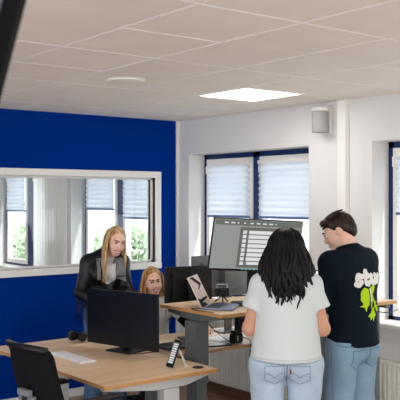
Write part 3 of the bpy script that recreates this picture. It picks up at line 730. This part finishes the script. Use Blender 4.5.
def locks(bm,c,Q,phis,zend,rx=.088,ry=.108,rz=.112,r0=.011,wave=.012,wf=22,seed=0,flare=.0,jit=.03,top=(0,-.01,.0),back=0.0,thmax=1.65,nrow=1,part=0):
    rnd=random.Random(seed); c=np.array(c,float)
    for ph in phis:
        ph=ph+rnd.uniform(-.06,.06); k=rnd.uniform(.93,1.03); pts=[]; tm=thmax+rnd.uniform(-.1,.15)
        sx=math.sin(ph); cy=-math.cos(ph)
        for i in range(9):
            th=.12+(tm-.12)*i/8
            p=np.array([math.sin(th)*sx*rx*k+part*(1-th/tm),top[1]+math.sin(th)*cy*ry*k,.02+math.cos(th)*rz*k]); pts.append(c+Q@p)
        pe=pts[-1]; out=pe-c; out[2]=0; out/=max(np.linalg.norm(out),1e-6)
        ze=zend+rnd.uniform(-jit,jit); n=14; a1,a2=rnd.uniform(0,6.28),rnd.uniform(0,6.28); tang=np.array([-out[1],out[0],0])
        for i in range(1,n+1):
            t=i/n; z=pe[2]*(1-t)+ze*t; w=wave*t**.6
            pts.append(np.array([pe[0],pe[1],0])+out*(flare*math.sin(t*2.2)+w*math.sin(wf*(pe[2]-z)+a1)*.7)+tang*(w*math.sin(wf*(pe[2]-z)+a2))+np.array([0,back*t,z]))
        rr=r0*rnd.uniform(.7,1.2)
        tube(bm,[Vector(p) for p in pts],lambda t: rr*(.55+.6*min(1,t*3))*(1 if t<.75 else max(.12,1-(t-.75)*3.6)),6)
def hair_mat(name,c1,c2,rough=.38):
    m=bpy.data.materials.new(name); m.use_nodes=True; N=m.node_tree.nodes; L=m.node_tree.links; b=N['Principled BSDF']; b.inputs['Roughness'].default_value=rough; b.inputs['Specular IOR Level'].default_value=.22
    tc=N.new('ShaderNodeTexCoord'); mp=N.new('ShaderNodeMapping'); mp.inputs['Scale'].default_value=(70,70,6); n=N.new('ShaderNodeTexNoise'); n.inputs['Scale'].default_value=1
    L.new(tc.outputs['Object'],mp.inputs[0]); L.new(mp.outputs[0],n.inputs['Vector']); cr=N.new('ShaderNodeValToRGB'); cr.color_ramp.elements[0].position=.35; cr.color_ramp.elements[1].position=.65
    cr.color_ramp.elements[0].color=lin(c1); cr.color_ramp.elements[1].color=lin(c2); L.new(n.outputs['Fac'],cr.inputs[0]); L.new(cr.outputs[0],b.inputs['Base Color'])
    bp=N.new('ShaderNodeBump'); bp.inputs['Strength'].default_value=.4; bp.inputs['Distance'].default_value=.004; L.new(n.outputs['Fac'],bp.inputs['Height']); L.new(bp.outputs[0],b.inputs['Normal'])
    return m
M_hdark=hair_mat('dark_hair',(4,3,3),(13,8,7),.5); M_hbrown=hair_mat('brown_hair',(26,17,12),(56,38,28)); M_hblond=hair_mat('blonde_hair',(136,98,62),(214,180,134))
M_hblond2=hair_mat('golden_blonde_hair',(128,86,50),(208,164,108))
def denim(name,c1,c2):
    m=mat(name,c1,.85,var=.10,vscale=7,bump=.25,bscale=260); return m
M_jean=denim('light_blue_denim',(176,192,206),0); M_jean2=denim('mid_blue_denim',(134,160,176),0); M_jean3=denim('blue_denim',(84,112,140),0)
M_tee=mat('pale_grey_cotton',(206,212,210),.9,bump=.15,bscale=300); M_navy=mat('navy_sweatshirt_cotton',(13,24,34),.9,bump=.2,bscale=300,sheen=.2)
M_leather=mat('black_leather',(12,12,13),.42,bump=.3,bscale=60); M_gdenim=mat('grey_washed_denim',(122,124,122),.85,var=.15,vscale=20,bump=.3,bscale=200)
M_wtee=mat('white_cotton',(228,228,226),.9); M_seam=mat('denim_seam',(146,164,180),.9); M_seam2=mat('denim_seam_dark',(104,130,148),.9)
M_shoe=mat('white_shoe',(220,218,214),.5); M_btop=mat('black_knit',(20,20,22),.9)
F=np.array([0,1.,0])
def legs_prims(hipx,hz,knee,ankle,ex=0,r=(.085,.056,.052,.036)):
    pr=[]
    for q in(-1,1):
        h=A(q*hipx,0,hz); k=A(q*(hipx+.01)+knee[0],knee[1],knee[2]); an=A(q*(hipx+.015)+ankle[0],ankle[1],ankle[2])
        pr+=[C(h,k,r[0]+ex,r[1]+ex),C(k,lerp(k,an,.35)-A(0,.01,0),r[1]+ex,r[2]+ex),C(lerp(k,an,.35)-A(0,.01,0),an,r[2]+ex,r[3]+ex)]
        if ex==0: pr+=[C(an+A(0,-.03,-.015),an+A(0,.13,-.045),.036,.028,sm=.03)]
    return pr
def shoes(parent,hipx,ank,m,dy=0):
    for q in(-1,1):
        a=A(q*(hipx+.015)+ank[0],ank[1],0); o=sdf_mesh([C(a+A(0,-.05,.045),a+A(0,.14,.04),.045,.042,sm=.02),C(a+A(0,-.03,.05),a+A(0,-.03,.09),.046,.044,sm=.03)],.01,cuts=[((0,0,.0),(0,0,-1))])
        pobj('shoe',o,m,parent)
# ---- woman with long dark hair, back to us
def woman_back():
    r=empty('person',(3.45,3.645,0),-R(40),'person seen from behind with long dark wavy hair, pale grey t-shirt and light jeans','person')
    S=[A(-.155,0,1.345),A(.155,0,1.345)]; El=[A(-.222,-.01,1.075),A(.222,-.01,1.075)]; Wr=[A(-.15,.22,1.09),A(.15,.22,1.09)]
    Q=hmat(R(0),R(-6)); hc=A(0,.03,1.555)
    hp_,L=head_prims(hc,Q)
    tor=lambda e:[C(A(0,-.005,.93),A(0,0,1.04),.165+e,.145+e,n=F,k=.70),C(A(0,0,1.06),A(0,0,1.25),.135+e,.15+e,n=F,k=.68),C(A(-.09,-.005,1.30),A(.09,-.005,1.30),.08+e,.085+e,n=F,k=.95,sm=.05),
        C(S[0],S[1],.052+e,.052+e,sm=.05),C(A(-.09,-.01,1.365),A(0,-.01,1.42),.045+e,.05+e,sm=.05),C(A(.09,-.01,1.365),A(0,-.01,1.42),.045+e,.05+e,sm=.05),
        EL(A(-.075,.10,1.24),(.065+e,.055+e,.06+e),sm=.05),EL(A(.075,.10,1.24),(.065+e,.055+e,.06+e),sm=.05)]
    arms=[]
    for i,q in((0,-1),(1,1)):
        arms+=[C(S[i],El[i],.048,.042),C(El[i],lerp(El[i],Wr[i],.35),.041,.04),C(lerp(El[i],Wr[i],.35),Wr[i],.04,.026)]
        arms+=hand_prims(Wr[i],A(-q*.25,1,.0),A(0,0,-1),q*-1 if False else (1 if q<0 else -1),.35)
    body=sdf_mesh(tor(-.012)+[C(A(0,-.01,1.42),A(0,.012,1.50),.052,.05)]+arms+hp_+legs_prims(.09,.90,(0,.015,.50),(0,-.01,.09))+[EL(A(-.08,-.06,.87),(.08,.06,.08)),EL(A(.08,-.06,.87),(.08,.06,.08))],.0075)
    b=pobj('body',body,M_skin2,r); face_parts(L,Q,r,M_hdark,False)
    # jeans
    jp=[C(A(-.06,-.005,.93),A(.06,-.005,.93),.13,.13,n=F,k=.95),C(A(0,0,.98),A(0,0,1.0),.165,.16,n=F,k=.72),EL(A(-.088,-.062,.865),(.108,.088,.105),sm=.025),EL(A(.088,-.062,.865),(.108,.088,.105),sm=.025)]
    for q in(-1,1): jp+=[C(A(q*.112,0,.86),A(q*.115,.015,.50),.118,.088,sm=.025),C(A(q*.115,.015,.50),A(q*.118,-.01,.06),.088,.082,sm=.03)]
    jp+=[C(A(0,-.17,.80),A(0,-.155,.93),.008,.004,sm=.012,sub=True)]
    j=pobj('jeans',sdf_mesh(jp,.009,cuts=[((0,0,1.0),(0,0,1)),((0,0,.045),(0,0,-1))],fold=.004,seed=3,ffreq=34),M_jean,r)
    bv=bvh_of(j); org=A(0,-.6,0)
    for q in(-1,1):
        pk=[(q*.075-.058,.855),(q*.075-.062,.765),(q*.075,.738),(q*.075+.062,.765),(q*.075+.058,.855),(q*.075-.058,.855)]
        pk=[(x,z+.02) for x,z in pk]
        decal('pocket_stitching',lambda u,v:poly_d((u,v),pk)<.0035 or poly_d((u,v),[(q*.075-.055,.83),(q*.075-.02,.82),(q*.075,.80),(q*.075+.02,.82),(q*.075+.055,.83)])<.0032,-.17,.17,.73,.9,.0035,org,(1,0,0),(0,0,1),(0,1,0),bv,M_seam,j,.0025)
    decal('yoke_seam',lambda u,v:abs(v-(.90-.10*(.2-abs(u))))<.004 and abs(u)<.2,-.2,.2,.84,.92,.004,org,(1,0,0),(0,0,1),(0,1,0),bv,M_seam,j,.002)
    decal('centre_seam',lambda u,v:abs(u)<.003,-.01,.01,.76,.9,.003,org,(1,0,0),(0,0,1),(0,1,0),bv,M_seam2,j,.002)
    decal('pocket_tab',lambda u,v:True,.016,.024,.822,.85,.004,org,(1,0,0),(0,0,1),(0,1,0),bv,mat('dark_red_tab',(128,34,36),.8),j,.004)
    # t-shirt, boxy
    tp=tor(.018)[2:]+[C(A(-.075,0,.93),A(-.06,0,1.30),.125,.115,n=F,k=.98,sm=.04),C(A(.075,0,.93),A(.06,0,1.30),.125,.115,n=F,k=.98,sm=.04),C(A(0,-.01,.88),A(0,-.01,1.25),.215,.165,n=F,k=.86,sm=.04)]
    for i in(0,1):
        tp+=[C(S[i],lerp(S[i],El[i],.56)+A((-1,1)[i]*.010,0,0),.058,.073,sm=.03,flat=True)]
    tp+=[EL(A(0,.02,1.50),(.066,.066,.05),sm=.01,sub=True)]
    t=pobj('t_shirt',sdf_mesh(tp,.008,cuts=[((0,0,.895),(0,0,-1))],fold=.006,seed=5,ffreq=20),M_tee,r)
    bv=bvh_of(t)
    decal('hem_stitching',lambda u,v:abs(v-.916)<.0025,-.2,.2,.905,.925,.0025,org,(1,0,0),(0,0,1),(0,1,0),bv,mat('cotton_seam',(182,188,186),.9),t)
    # hair
    hv=[EL(hc+A(0,-.012,.012),(.088,.104,.112),sm=.03),C(hc+A(-.035,-.035,-.02),A(-.055,-.075,1.36),.075,.062,sm=.05),C(hc+A(.035,-.035,-.02),A(.055,-.075,1.36),.075,.062,sm=.05),C(hc+A(0,-.05,-.02),A(0,-.095,1.30),.08,.05,sm=.05),
        EL(hc+A(0,.10,-.02),(.07,.06,.11),sm=.01,sub=True)]
    h=pobj('hair',sdf_mesh(hv,.007,fold=.006,seed=8,ffreq=60),M_hdark,r)
    bm=bmesh.new()
    locks(bm,hc,Q,[-2.0+4.0*i/70 for i in range(71)],1.28,rx=.100,ry=.114,rz=.106,r0=.013,wave=.02,wf=24,seed=1,flare=.06,jit=.07,thmax=1.5)
    locks(bm,hc,Q,[-1.3+2.6*i/44 for i in range(45)],1.225,rx=.102,ry=.120,rz=.108,r0=.013,wave=.022,wf=26,seed=2,flare=.055,jit=.05,thmax=1.5)
    obj('hair_locks',bm,M_hdark,r,True)
    shoes(r,.1,(0,0,0),M_shoe)
woman_back()
# ---- man in dark sweatshirt
def man():
    r=empty('person',(4.07,3.67,0),-R(-5),'person with short brown hair and dark sweatshirt with flower print, head turned left','person')
    S=[A(-.175,.03,1.45),A(.175,.01,1.45)]; El=[A(-.215,.11,1.16),A(.215,.04,1.15)]; Wr=[A(-.13,.33,1.16),A(.12,.27,1.13)]
    Q=hmat(R(31),R(-27)); hc=A(-.04,.075,1.648)
    hp_,L=head_prims(hc,Q,False,1.04)
    tor=lambda e:[C(A(0,0,.97),A(0,0,1.08),.16+e,.15+e,n=F,k=.72),C(A(0,0,1.10),A(0,-.005,1.32),.14+e,.155+e,n=F,k=.72),C(A(-.10,-.01,1.36),A(.10,-.01,1.36),.092+e,.092+e,n=F,k=.95,sm=.06),
        C(S[0],S[1],.06+e,.06+e,sm=.05),C(A(-.10,-.01,1.465),A(-.02,.0,1.51),.04+e,.045+e,sm=.05),C(A(.10,-.01,1.465),A(0,0,1.51),.04+e,.045+e,sm=.05)]
    arms=[]
    for i,q in((0,-1),(1,1)):
        arms+=[C(S[i],El[i],.052,.044),C(El[i],lerp(El[i],Wr[i],.35),.043,.042),C(lerp(El[i],Wr[i],.35),Wr[i],.042,.029)]
        arms+=hand_prims(Wr[i],A(-q*.3,1,.1),A(0,0,-1),(1 if q<0 else -1),.4,1.08)
    body=sdf_mesh(tor(-.012)+[C(A(-.01,0,1.52),A(-.03,.03,1.60),.062,.058)]+arms+hp_+legs_prims(.095,.93,(0,.015,.53),(0,-.01,.09),r=(.09,.06,.055,.04)),.0075)
    b=pobj('body',body,M_skin,r); face_parts(L,Q,r,M_hbrown,False,1.04)
    jp=[C(A(-.06,0,.95),A(.06,0,.95),.12,.12,n=F,k=.95),C(A(0,0,.98),A(0,0,1.02),.165,.16,n=F,k=.72),EL(A(-.08,-.055,.88),(.10,.082,.10),sm=.03),EL(A(.08,-.055,.88),(.10,.082,.10),sm=.03)]
    for q in(-1,1): jp+=[C(A(q*.105,0,.88),A(q*.11,.02,.52),.112,.092,sm=.025),C(A(q*.11,.02,.52),A(q*.115,0,.06),.092,.088,sm=.03)]
    j=pobj('jeans',sdf_mesh(jp,.009,cuts=[((0,0,1.0),(0,0,1)),((0,0,.04),(0,0,-1))],fold=.008,seed=13,ffreq=26),M_jean2,r)
    bv=bvh_of(j); vd=Vector((-.5,.85,0)).normalized(); 
    for q in(-1,1):
        pk=[(q*.085-.06,.895),(q*.085-.06,.80),(q*.085,.765),(q*.085+.06,.80),(q*.085+.06,.895),(q*.085-.06,.895)]
        decal('pocket_stitching',lambda u,v:poly_d((u,v),pk)<.0036,-.17,.17,.75,.91,.0036,(0,-.6,0),(1,0,0),(0,0,1),(0,1,0),bv,M_seam2,j,.003)
    decal('yoke_seam',lambda u,v:abs(v-(.925-.08*(.2-abs(u))))<.0035,-.2,.2,.88,.94,.0035,(0,-.6,0),(1,0,0),(0,0,1),(0,1,0),bv,M_seam2,j,.002)
    decal('side_seam',lambda u,v:abs(u)<.004,-.01,.01,.3,.92,.004,(-.6,.0,0),(0,1,0),(0,0,1),(1,0,0),bv,M_seam2,j,.002)
    sp=tor(.022)+[C(A(0,-.015,.93),A(0,-.005,1.2),.178,.172,n=F,k=.84,sm=.04)]
    for i in(0,1):
        sp+=[C(S[i],El[i],0.064,.060,sm=.035),C(El[i],lerp(El[i],Wr[i],.85),.060,.045,sm=.03,flat=True)]
    sp+=[EL(A(-.02,.04,1.615),(.066,.072,.05),sm=.008,sub=True)]
    sw=pobj('sweatshirt',sdf_mesh(sp,.008,cuts=[((0,0,.915),(0,0,-1))],fold=.010,seed=21,ffreq=17),M_navy,r)
    bv=bvh_of(sw)
    obj('collar_rib',T(([A(-.02,.03,0)+A(.066*math.cos(a),.070*math.sin(a),1.548-.022*math.sin(a)) for a in [2*PI*i/24 for i in range(25)]],.010)),M_navy,sw,True)
    obj('hem_rib',T(([A(0,-.015,.925)+A(.172*math.cos(a),.142*math.sin(a),0) for a in [2*PI*i/32 for i in range(33)]],.013)),M_navy,sw,True)
    # back print: rounded pale letters and a green flower stalk
    org=(0,-.6,0); PX,PZ=0.006,.05; W=mat('print_white',(222,222,216),.9); G=mat('print_green',(176,206,40),.9)
    s_=[(-.085,1.318),(-.105,1.322),(-.112,1.305),(-.095,1.293),(-.08,1.28),(-.095,1.265),(-.115,1.272)]
    t_=[(-.035,1.345),(-.035,1.295),(-.03,1.275),(-.012,1.272)]; t2=[(-.06,1.318),(-.012,1.320)]
    u_=[(.02,1.318),(.02,1.285),(.04,1.272),(.062,1.285),(.064,1.318),(.066,1.272)]
    r1=[(.105,1.315),(.1,1.275)]
    def let(u,v):
        p=(u,v); return poly_d(p,s_)<.021 or poly_d(p,t_)<.021 or poly_d(p,t2)<.018 or poly_d(p,u_)<.019 or poly_d(p,r1)<.019
    holes=lambda u,v: math.hypot(u+.018,v-1.297)<.007 or math.hypot(u+.082,v-1.299)<.004 or math.hypot(u-.042,v-1.305)<.007 or math.hypot(u+.108,v-1.285)<.004
    pr_=decal('back_print_letters',lambda u,v:let(u-PX,v-PZ) and not holes(u-PX,v-PZ),-.16+PX,.15+PX,1.23+PZ,1.39+PZ,.004,org,(1,0,0),(0,0,1),(0,1,0),bv,W,sw,.002)
    leafs=[[(-.02,1.235),(-.055,1.245),(-.085,1.215),(-.092,1.165),(-.075,1.14),(-.1,1.125),(-.07,1.12),(-.055,1.09),(-.045,1.12),(-.025,1.135),(-.018,1.18)],
           [(.0,1.245),(.03,1.255),(.055,1.27),(.05,1.235),(.03,1.21),(.005,1.2)],
           [(.0,1.1),(-.02,1.07),(-.015,1.03),(.01,1.05),(.02,1.02),(.035,1.055),(.055,1.06),(.035,1.09)],
           [(.06,1.13),(.09,1.11),(.1,1.075),(.07,1.085),(.05,1.1)]]
    stems=[[(.0,1.24),(.012,1.18),(-.005,1.13),(.02,1.06)],[(.01,1.18),(.05,1.12),(.085,1.09)],[(.055,1.15),(.02,1.10),(-.03,1.06)]]
    decal('back_print_flower',lambda u,v:any(in_poly((u-PX,v-PZ),l) for l in leafs) or any(poly_d((u-PX,v-PZ),s)<.006 for s in stems),-.12+PX,.13+PX,1.0+PZ,1.28+PZ,.004,org,(1,0,0),(0,0,1),(0,1,0),bv,G,sw,.002)
    decal('back_print_stripe',lambda u,v:True,-.012+PX,.002+PX,1.15+PZ,1.24+PZ,.004,org,(1,0,0),(0,0,1),(0,1,0),bv,W,sw,.003)
    # short hair
    Lh=lambda x,y,z:hc+Q@(A(x,y,z)*1.04); E=lambda p,rr,**k: EL(Lh(*p),tuple(q*1.04 for q in rr),Q,**k)
    hv=[E((0,-.026,.036),(.078,.092,.082)),E((0,.04,.088),(.056,.045,.026),sm=.03),E((0,.066,.094),(.045,.022,.018),sm=.02),E((0,-.075,-.02),(.055,.04,.05),sm=.03),
        E((0,.105,-.025),(.09,.075,.088),sm=.008,sub=True),E((.085,.02,-.045),(.03,.06,.055),sm=.008,sub=True),E((-.085,.02,-.045),(.03,.06,.055),sm=.008,sub=True),E((.09,-.01,.0),(.025,.022,.034),sm=.004,sub=True),E((-.09,-.01,.0),(.025,.022,.034),sm=.004,sub=True)]
    pobj('hair',sdf_mesh(hv,.0055,fold=.004,seed=2,ffreq=90),M_hbrown,r)
    bm=bmesh.new(); rnd=random.Random(5)
    for i in range(160):
        x=rnd.uniform(-.06,.06); y=rnd.uniform(-.06,.09); f=math.sqrt(max(.05,1-(x/.082)**2-((y+.01)/.12)**2)); z=.038+.078*f+.003
        p=Lh(x,y,z); q=Lh(x*1.1,y-.03,z+.008-.03*max(0,-y)); m_=Lh(x*1.03,y-.012,z+.010); tube(bm,[Vector(p),Vector(m_),Vector(q)],.0045,5,.002)
    obj('hair_locks',bm,M_hbrown,r,True)
    shoes(r,.1,(0,0,0),M_shoe)
man()
# ---- standing blonde woman
def woman_blonde():
    r=empty('person',(3.68,6.17,0),-R(204),'person with long blonde hair standing, smiling, in a black leather and grey denim jacket','person')
    # local +x is image left-ish (she faces us)
    S=[A(-.14,.045,1.325),A(.15,.02,1.32)]; El=[A(-.17,.13,1.08),A(.215,.06,1.06)]; Wr=[A(-.13,.36,1.02),A(.10,.29,.98)]
    Q=hmat(R(12),R(-17),R(-8)); hc=A(-.075,.13,1.505)
    hp_,L=head_prims(hc,Q)
    tor=lambda e:[C(A(0,-.03,.93),A(0,-.01,1.04),.16+e,.135+e,n=F,k=.70),C(A(0,-.01,1.06),A(0,.02,1.24),.13+e,.145+e,n=F,k=.68),C(A(-.08,.03,1.27),A(.08,.02,1.27),.078+e,.08+e,n=F,k=.95,sm=.05),
        C(S[0],S[1],.05+e,.05+e,sm=.05),C(A(-.09,.03,1.34),A(-.01,.035,1.385),.04+e,.045+e,sm=.05),C(A(.09,.02,1.34),A(0,.03,1.385),.04+e,.045+e,sm=.05),
        EL(A(-.07,.12,1.23),(.06+e,.05+e,.06+e),sm=.05),EL(A(.07,.12,1.23),(.06+e,.05+e,.06+e),sm=.05)]
    arms=[]
    for i,q in((0,-1),(1,1)):
        arms+=[C(S[i],El[i],.045,.038),C(El[i],lerp(El[i],Wr[i],.35),.037,.036),C(lerp(El[i],Wr[i],.35),Wr[i],.036,.025)]
        arms+=hand_prims(Wr[i],A(-q*.2,1,-.3),A(0,-.2,-1),(1 if q<0 else -1),.5)
    body=sdf_mesh(tor(-.012)+[C(A(-.01,.035,1.37),A(-.06,.095,1.46),.045,.044)]+arms+hp_+legs_prims(.085,.88,(0,.01,.49),(0,-.02,.09)),.006)
    b=pobj('body',body,M_skin,r); face_parts(L,Q,r,M_hbrown,True)
    jp=[C(A(-.05,-.02,.93),A(.05,-.02,.93),.115,.115,n=F,k=.95)]
    for q in(-1,1): jp+=[C(A(q*.092,0,.87),A(q*.1,.015,.49),.10,.078,sm=.025),C(A(q*.1,.015,.49),A(q*.105,-.01,.08),.078,.085,sm=.03)]
    pobj('jeans',sdf_mesh(jp,.01,cuts=[((0,0,1.0),(0,0,1)),((0,0,.06),(0,0,-1))],fold=.006,seed=3),M_jean3,r)
    t=pobj('white_top',sdf_mesh(tor(.002),.009,cuts=[((0,0,.90),(0,0,-1)),((0,.1,1.36),(0,.45,1))]),M_wtee,r)
    # jacket: open front
    jk=tor(.02)+[C(A(0,-.02,.96),A(0,0,1.2),.155,.155,n=F,k=.74,sm=.04)]
    for i in(0,1): jk+=[C(S[i],El[i],.060,.056,sm=.035),C(El[i],lerp(El[i],Wr[i],.92),.055,.040,sm=.03,flat=True)]
    jk+=[C(A(0,.19,.90),A(-.01,.15,1.22),.07,.06,sm=.012,sub=True),C(A(-.01,.15,1.22),A(-.03,.12,1.38),.06,.055,sm=.012,sub=True),EL(A(-.03,.08,1.42),(.06,.07,.06),sm=.008,sub=True)]
    k=pobj('leather_jacket',sdf_mesh(jk,.008,cuts=[((0,0,.87),(0,0,-1))],fold=.007,seed=33,ffreq=24),M_leather,r)
    bv=bvh_of(k)
    decal('denim_panel',lambda u,v:-.16<u<-.065 and v<1.36 and v>1.16+.4*(u+.16) and abs(v-1.21)>.004,-.16,0,1.0,1.4,.005,(0,.6,0),(1,0,0),(0,0,1),(0,-1,0),bv,M_gdenim,k,.003)
    decal('denim_panel',lambda u,v:.06<u<.09 and 1.18<v<1.34,0,.16,1.0,1.4,.005,(0,.6,0),(1,0,0),(0,0,1),(0,-1,0),bv,M_gdenim,k,.003)
    for q in(-1,1):
        bm=bmesh.new(); M_=Matrix.Translation((q*.07-.015,.115,1.335))@Matrix.Rotation(q*R(-35),4,'Z')@Matrix.Rotation(R(60),4,'X'); prism(bm,[(-.03,.035),(.035,.03),(.04,-.02),(.0,-.05),(-.035,-.02)],-.004,.004,M_); obj('collar',bm,M_gdenim,k)
    bm=bmesh.new(); rnd=random.Random(9)
    for i in range(34):
        t_=i/33; p=lerp(S[1]+A(.05,-.02,-.06),El[1]+A(.05,-.03,-.02),t_) if i<20 else lerp(El[1]+A(.04,-.02,-.05),Wr[1]+A(.02,-.02,-.04),(i-20)/13)
        l=rnd.uniform(.12,.2); tube(bm,[Vector(p),Vector(p)+Vector((.01+rnd.uniform(-.01,.01),-.005,-l*.5)),Vector(p)+Vector((.008+rnd.uniform(-.015,.015),-.005,-l))],.0045,5,.002)
    obj('sleeve_fringe',bm,M_leather,k,True)
    hv=[EL(hc+Q@A(0,-.028,.030),(.084,.092,.098),Q,sm=.02),EL(hc+Q@A(0,.10,-.055),(.062,.085,.10),Q,sm=.01,sub=True),C(hc+A(.055,-.05,-.03),A(.055,.03,1.31),.045,.04,n=F,k=.7,sm=.03),C(hc+A(-.04,-.06,-.03),A(-.085,-.0,1.33),.045,.04,n=F,k=.7,sm=.03)]
    pobj('hair',sdf_mesh(hv,.0065,fold=.004,seed=8,ffreq=80),M_hblond,r)
    bm=bmesh.new()
    locks(bm,hc,Q,[.0+1.85*i/30 for i in range(31)],1.20,rx=.090,ry=.102,rz=.092,r0=.012,wave=.010,wf=18,seed=1,flare=.03,jit=.06,thmax=1.55,back=.045)
    locks(bm,hc,Q,[-1.55+1.55*i/30 for i in range(31)],1.22,rx=.086,ry=.102,rz=.092,r0=.009,wave=.007,wf=18,seed=4,flare=.0,jit=.04,thmax=1.55,back=.035)
    obj('hair_locks',bm,M_hblond,r,True)
    shoes(r,.09,(0,0,0),M_shoe)
woman_blonde()
# ---- seated blonde woman
def woman_seated():
    r=empty('person',(4.02,5.95,0),-R(205),'person with golden blonde hair seated behind the desks, smiling, head beside a black monitor','person')
    S=[A(-.16,.02,.955),A(.16,.02,.955)]; El=[A(-.30,.10,.80),A(.19,.13,.79)]; Wr=[A(-.375,.33,.785),A(.08,.32,.775)]
    Q=hmat(R(6),R(-6),R(6)); hc=A(0,.05,1.15)
    hp_,L=head_prims(hc,Q)
    tor=lambda e:[C(A(0,-.02,.56),A(0,-.01,.68),.165+e,.135+e,n=F,k=.72),C(A(0,-.01,.68),A(0,.0,.84),.13+e,.145+e,n=F,k=.68),C(A(-.09,.0,.90),A(.09,.0,.90),.08+e,.08+e,n=F,k=.95,sm=.05),
        C(S[0],S[1],.048+e,.048+e,sm=.05),C(A(-.09,0,.97),A(-.01,0,1.0),.04+e,.045+e,sm=.05),C(A(.09,.0,.97),A(0,.0,1.0),.04+e,.045+e,sm=.05)]
    arms=[]
    for i,q in((0,-1),(1,1)):
        arms+=[C(S[i],El[i],.045,.038),C(El[i],lerp(El[i],Wr[i],.35),.037,.036),C(lerp(El[i],Wr[i],.35),Wr[i],.036,.025)]
        arms+=hand_prims(Wr[i],A(.55*(-q),1,.0) if i else A(-.15,1,-.02),A(0,0,-1),(1 if q<0 else -1),.8 if i==0 else .4)
    lg=[]
    for q in(-1,1): lg+=[C(A(q*.09,0,.56),A(q*.10,.42,.56),.085,.062),C(A(q*.10,.42,.55),A(q*.10,.40,.10),.058,.038),C(A(q*.10,.38,.06),A(q*.10,.52,.04),.036,.028)]
    body=sdf_mesh(tor(-.012)+[C(A(0,.0,.99),A(0,.03,1.10),.046,.045)]+arms+hp_+lg,.006)
    b=pobj('body',body,M_skin,r); face_parts(L,Q,r,M_hbrown,True)
    jp=[C(A(-.06,-.02,.58),A(.06,-.02,.58),.115,.115)]
    for q in(-1,1): jp+=[C(A(q*.09,0,.575),A(q*.10,.42,.565),.093,.075),C(A(q*.10,.42,.56),A(q*.10,.40,.09),.074,.062)]
    pobj('trousers',sdf_mesh(jp,.011,cuts=[((0,0,.07),(0,0,-1))],fold=.005,seed=3),M_btop,r)
    tp=tor(.014)
    for i in(0,1): tp+=[C(S[i],El[i],.062,.055,sm=.035)]
    tp+=[EL(A(0,.05,1.03),(.06,.06,.05),sm=.008,sub=True)]
    pobj('pale_top',sdf_mesh(tp,.009,cuts=[((0,0,.56),(0,0,-1))],fold=.005,seed=31),mat('light_grey_knit',(196,196,192),.9),r)
    sl=[]
    for i in(0,1): sl+=[C(lerp(S[i],El[i],.75),El[i],.060,.055,sm=.02),C(El[i],lerp(El[i],Wr[i],.85),.052,.038,sm=.02,flat=True)]
    for i in(0,1):
        pobj('dark_sleeve',sdf_mesh(sl[2*i:2*i+2],.009,fold=.004),M_btop,r)
    hv=[EL(hc+Q@A(0,-.028,.030),(.084,.094,.098),Q,sm=.02),EL(hc+Q@A(0,.10,-.045),(.060,.085,.105),Q,sm=.01,sub=True),C(hc+A(.06,-.035,-.03),A(.075,.03,.93),.04,.035,sm=.03),C(hc+A(-.06,-.035,-.03),A(-.085,.04,.90),.04,.035,sm=.03)]
    pobj('hair',sdf_mesh(hv,.0065,fold=.004,seed=8,ffreq=80),M_hblond2,r)
    bm=bmesh.new()
    locks(bm,hc,Q,[-1.7+3.4*i/50 for i in range(51)],.86,rx=.088,ry=.102,rz=.092,r0=.010,wave=.016,wf=26,seed=1,flare=.03,jit=.05,thmax=1.55,back=.05)
    obj('hair_locks',bm,M_hblond2,r,True)
    shoes(r,.09,(0,.42,0),M_shoe)
woman_seated()
#PEOPLE_END
# ------------------------------------------------------------------ camera, light, world
cd=bpy.data.cameras.new('camera'); cam=bpy.data.objects.new('camera',cd); col.objects.link(cam); bpy.context.scene.camera=cam
cam.location=(0,0,CAMZ); cam.rotation_euler=(R(90),0,-.6631)
cd.sensor_width=36; cd.lens=817.8/400*36; cd.shift_x=-(208.28-200)/400; cd.shift_y=0
cd.dof.use_dof=True; cd.dof.focus_distance=5.6; cd.dof.aperture_fstop=9; cd.clip_start=.05
wd=bpy.data.worlds.new('world'); bpy.context.scene.world=wd; wd.use_nodes=True
bg=wd.node_tree.nodes['Background']; bg.inputs['Color'].default_value=(.91,.97,1.04,1); bg.inputs['Strength'].default_value=1.25
sn=bpy.data.lights.new('sun','SUN'); so=bpy.data.objects.new('sun',sn); col.objects.link(so); sn.energy=1.5; sn.angle=R(4)
so.rotation_euler=(R(40),0,R(20))
sc=bpy.context.scene; sc.view_settings.view_transform='Standard'; sc.view_settings.look='None'; sc.view_settings.exposure=1.34; sc.view_settings.gamma=1
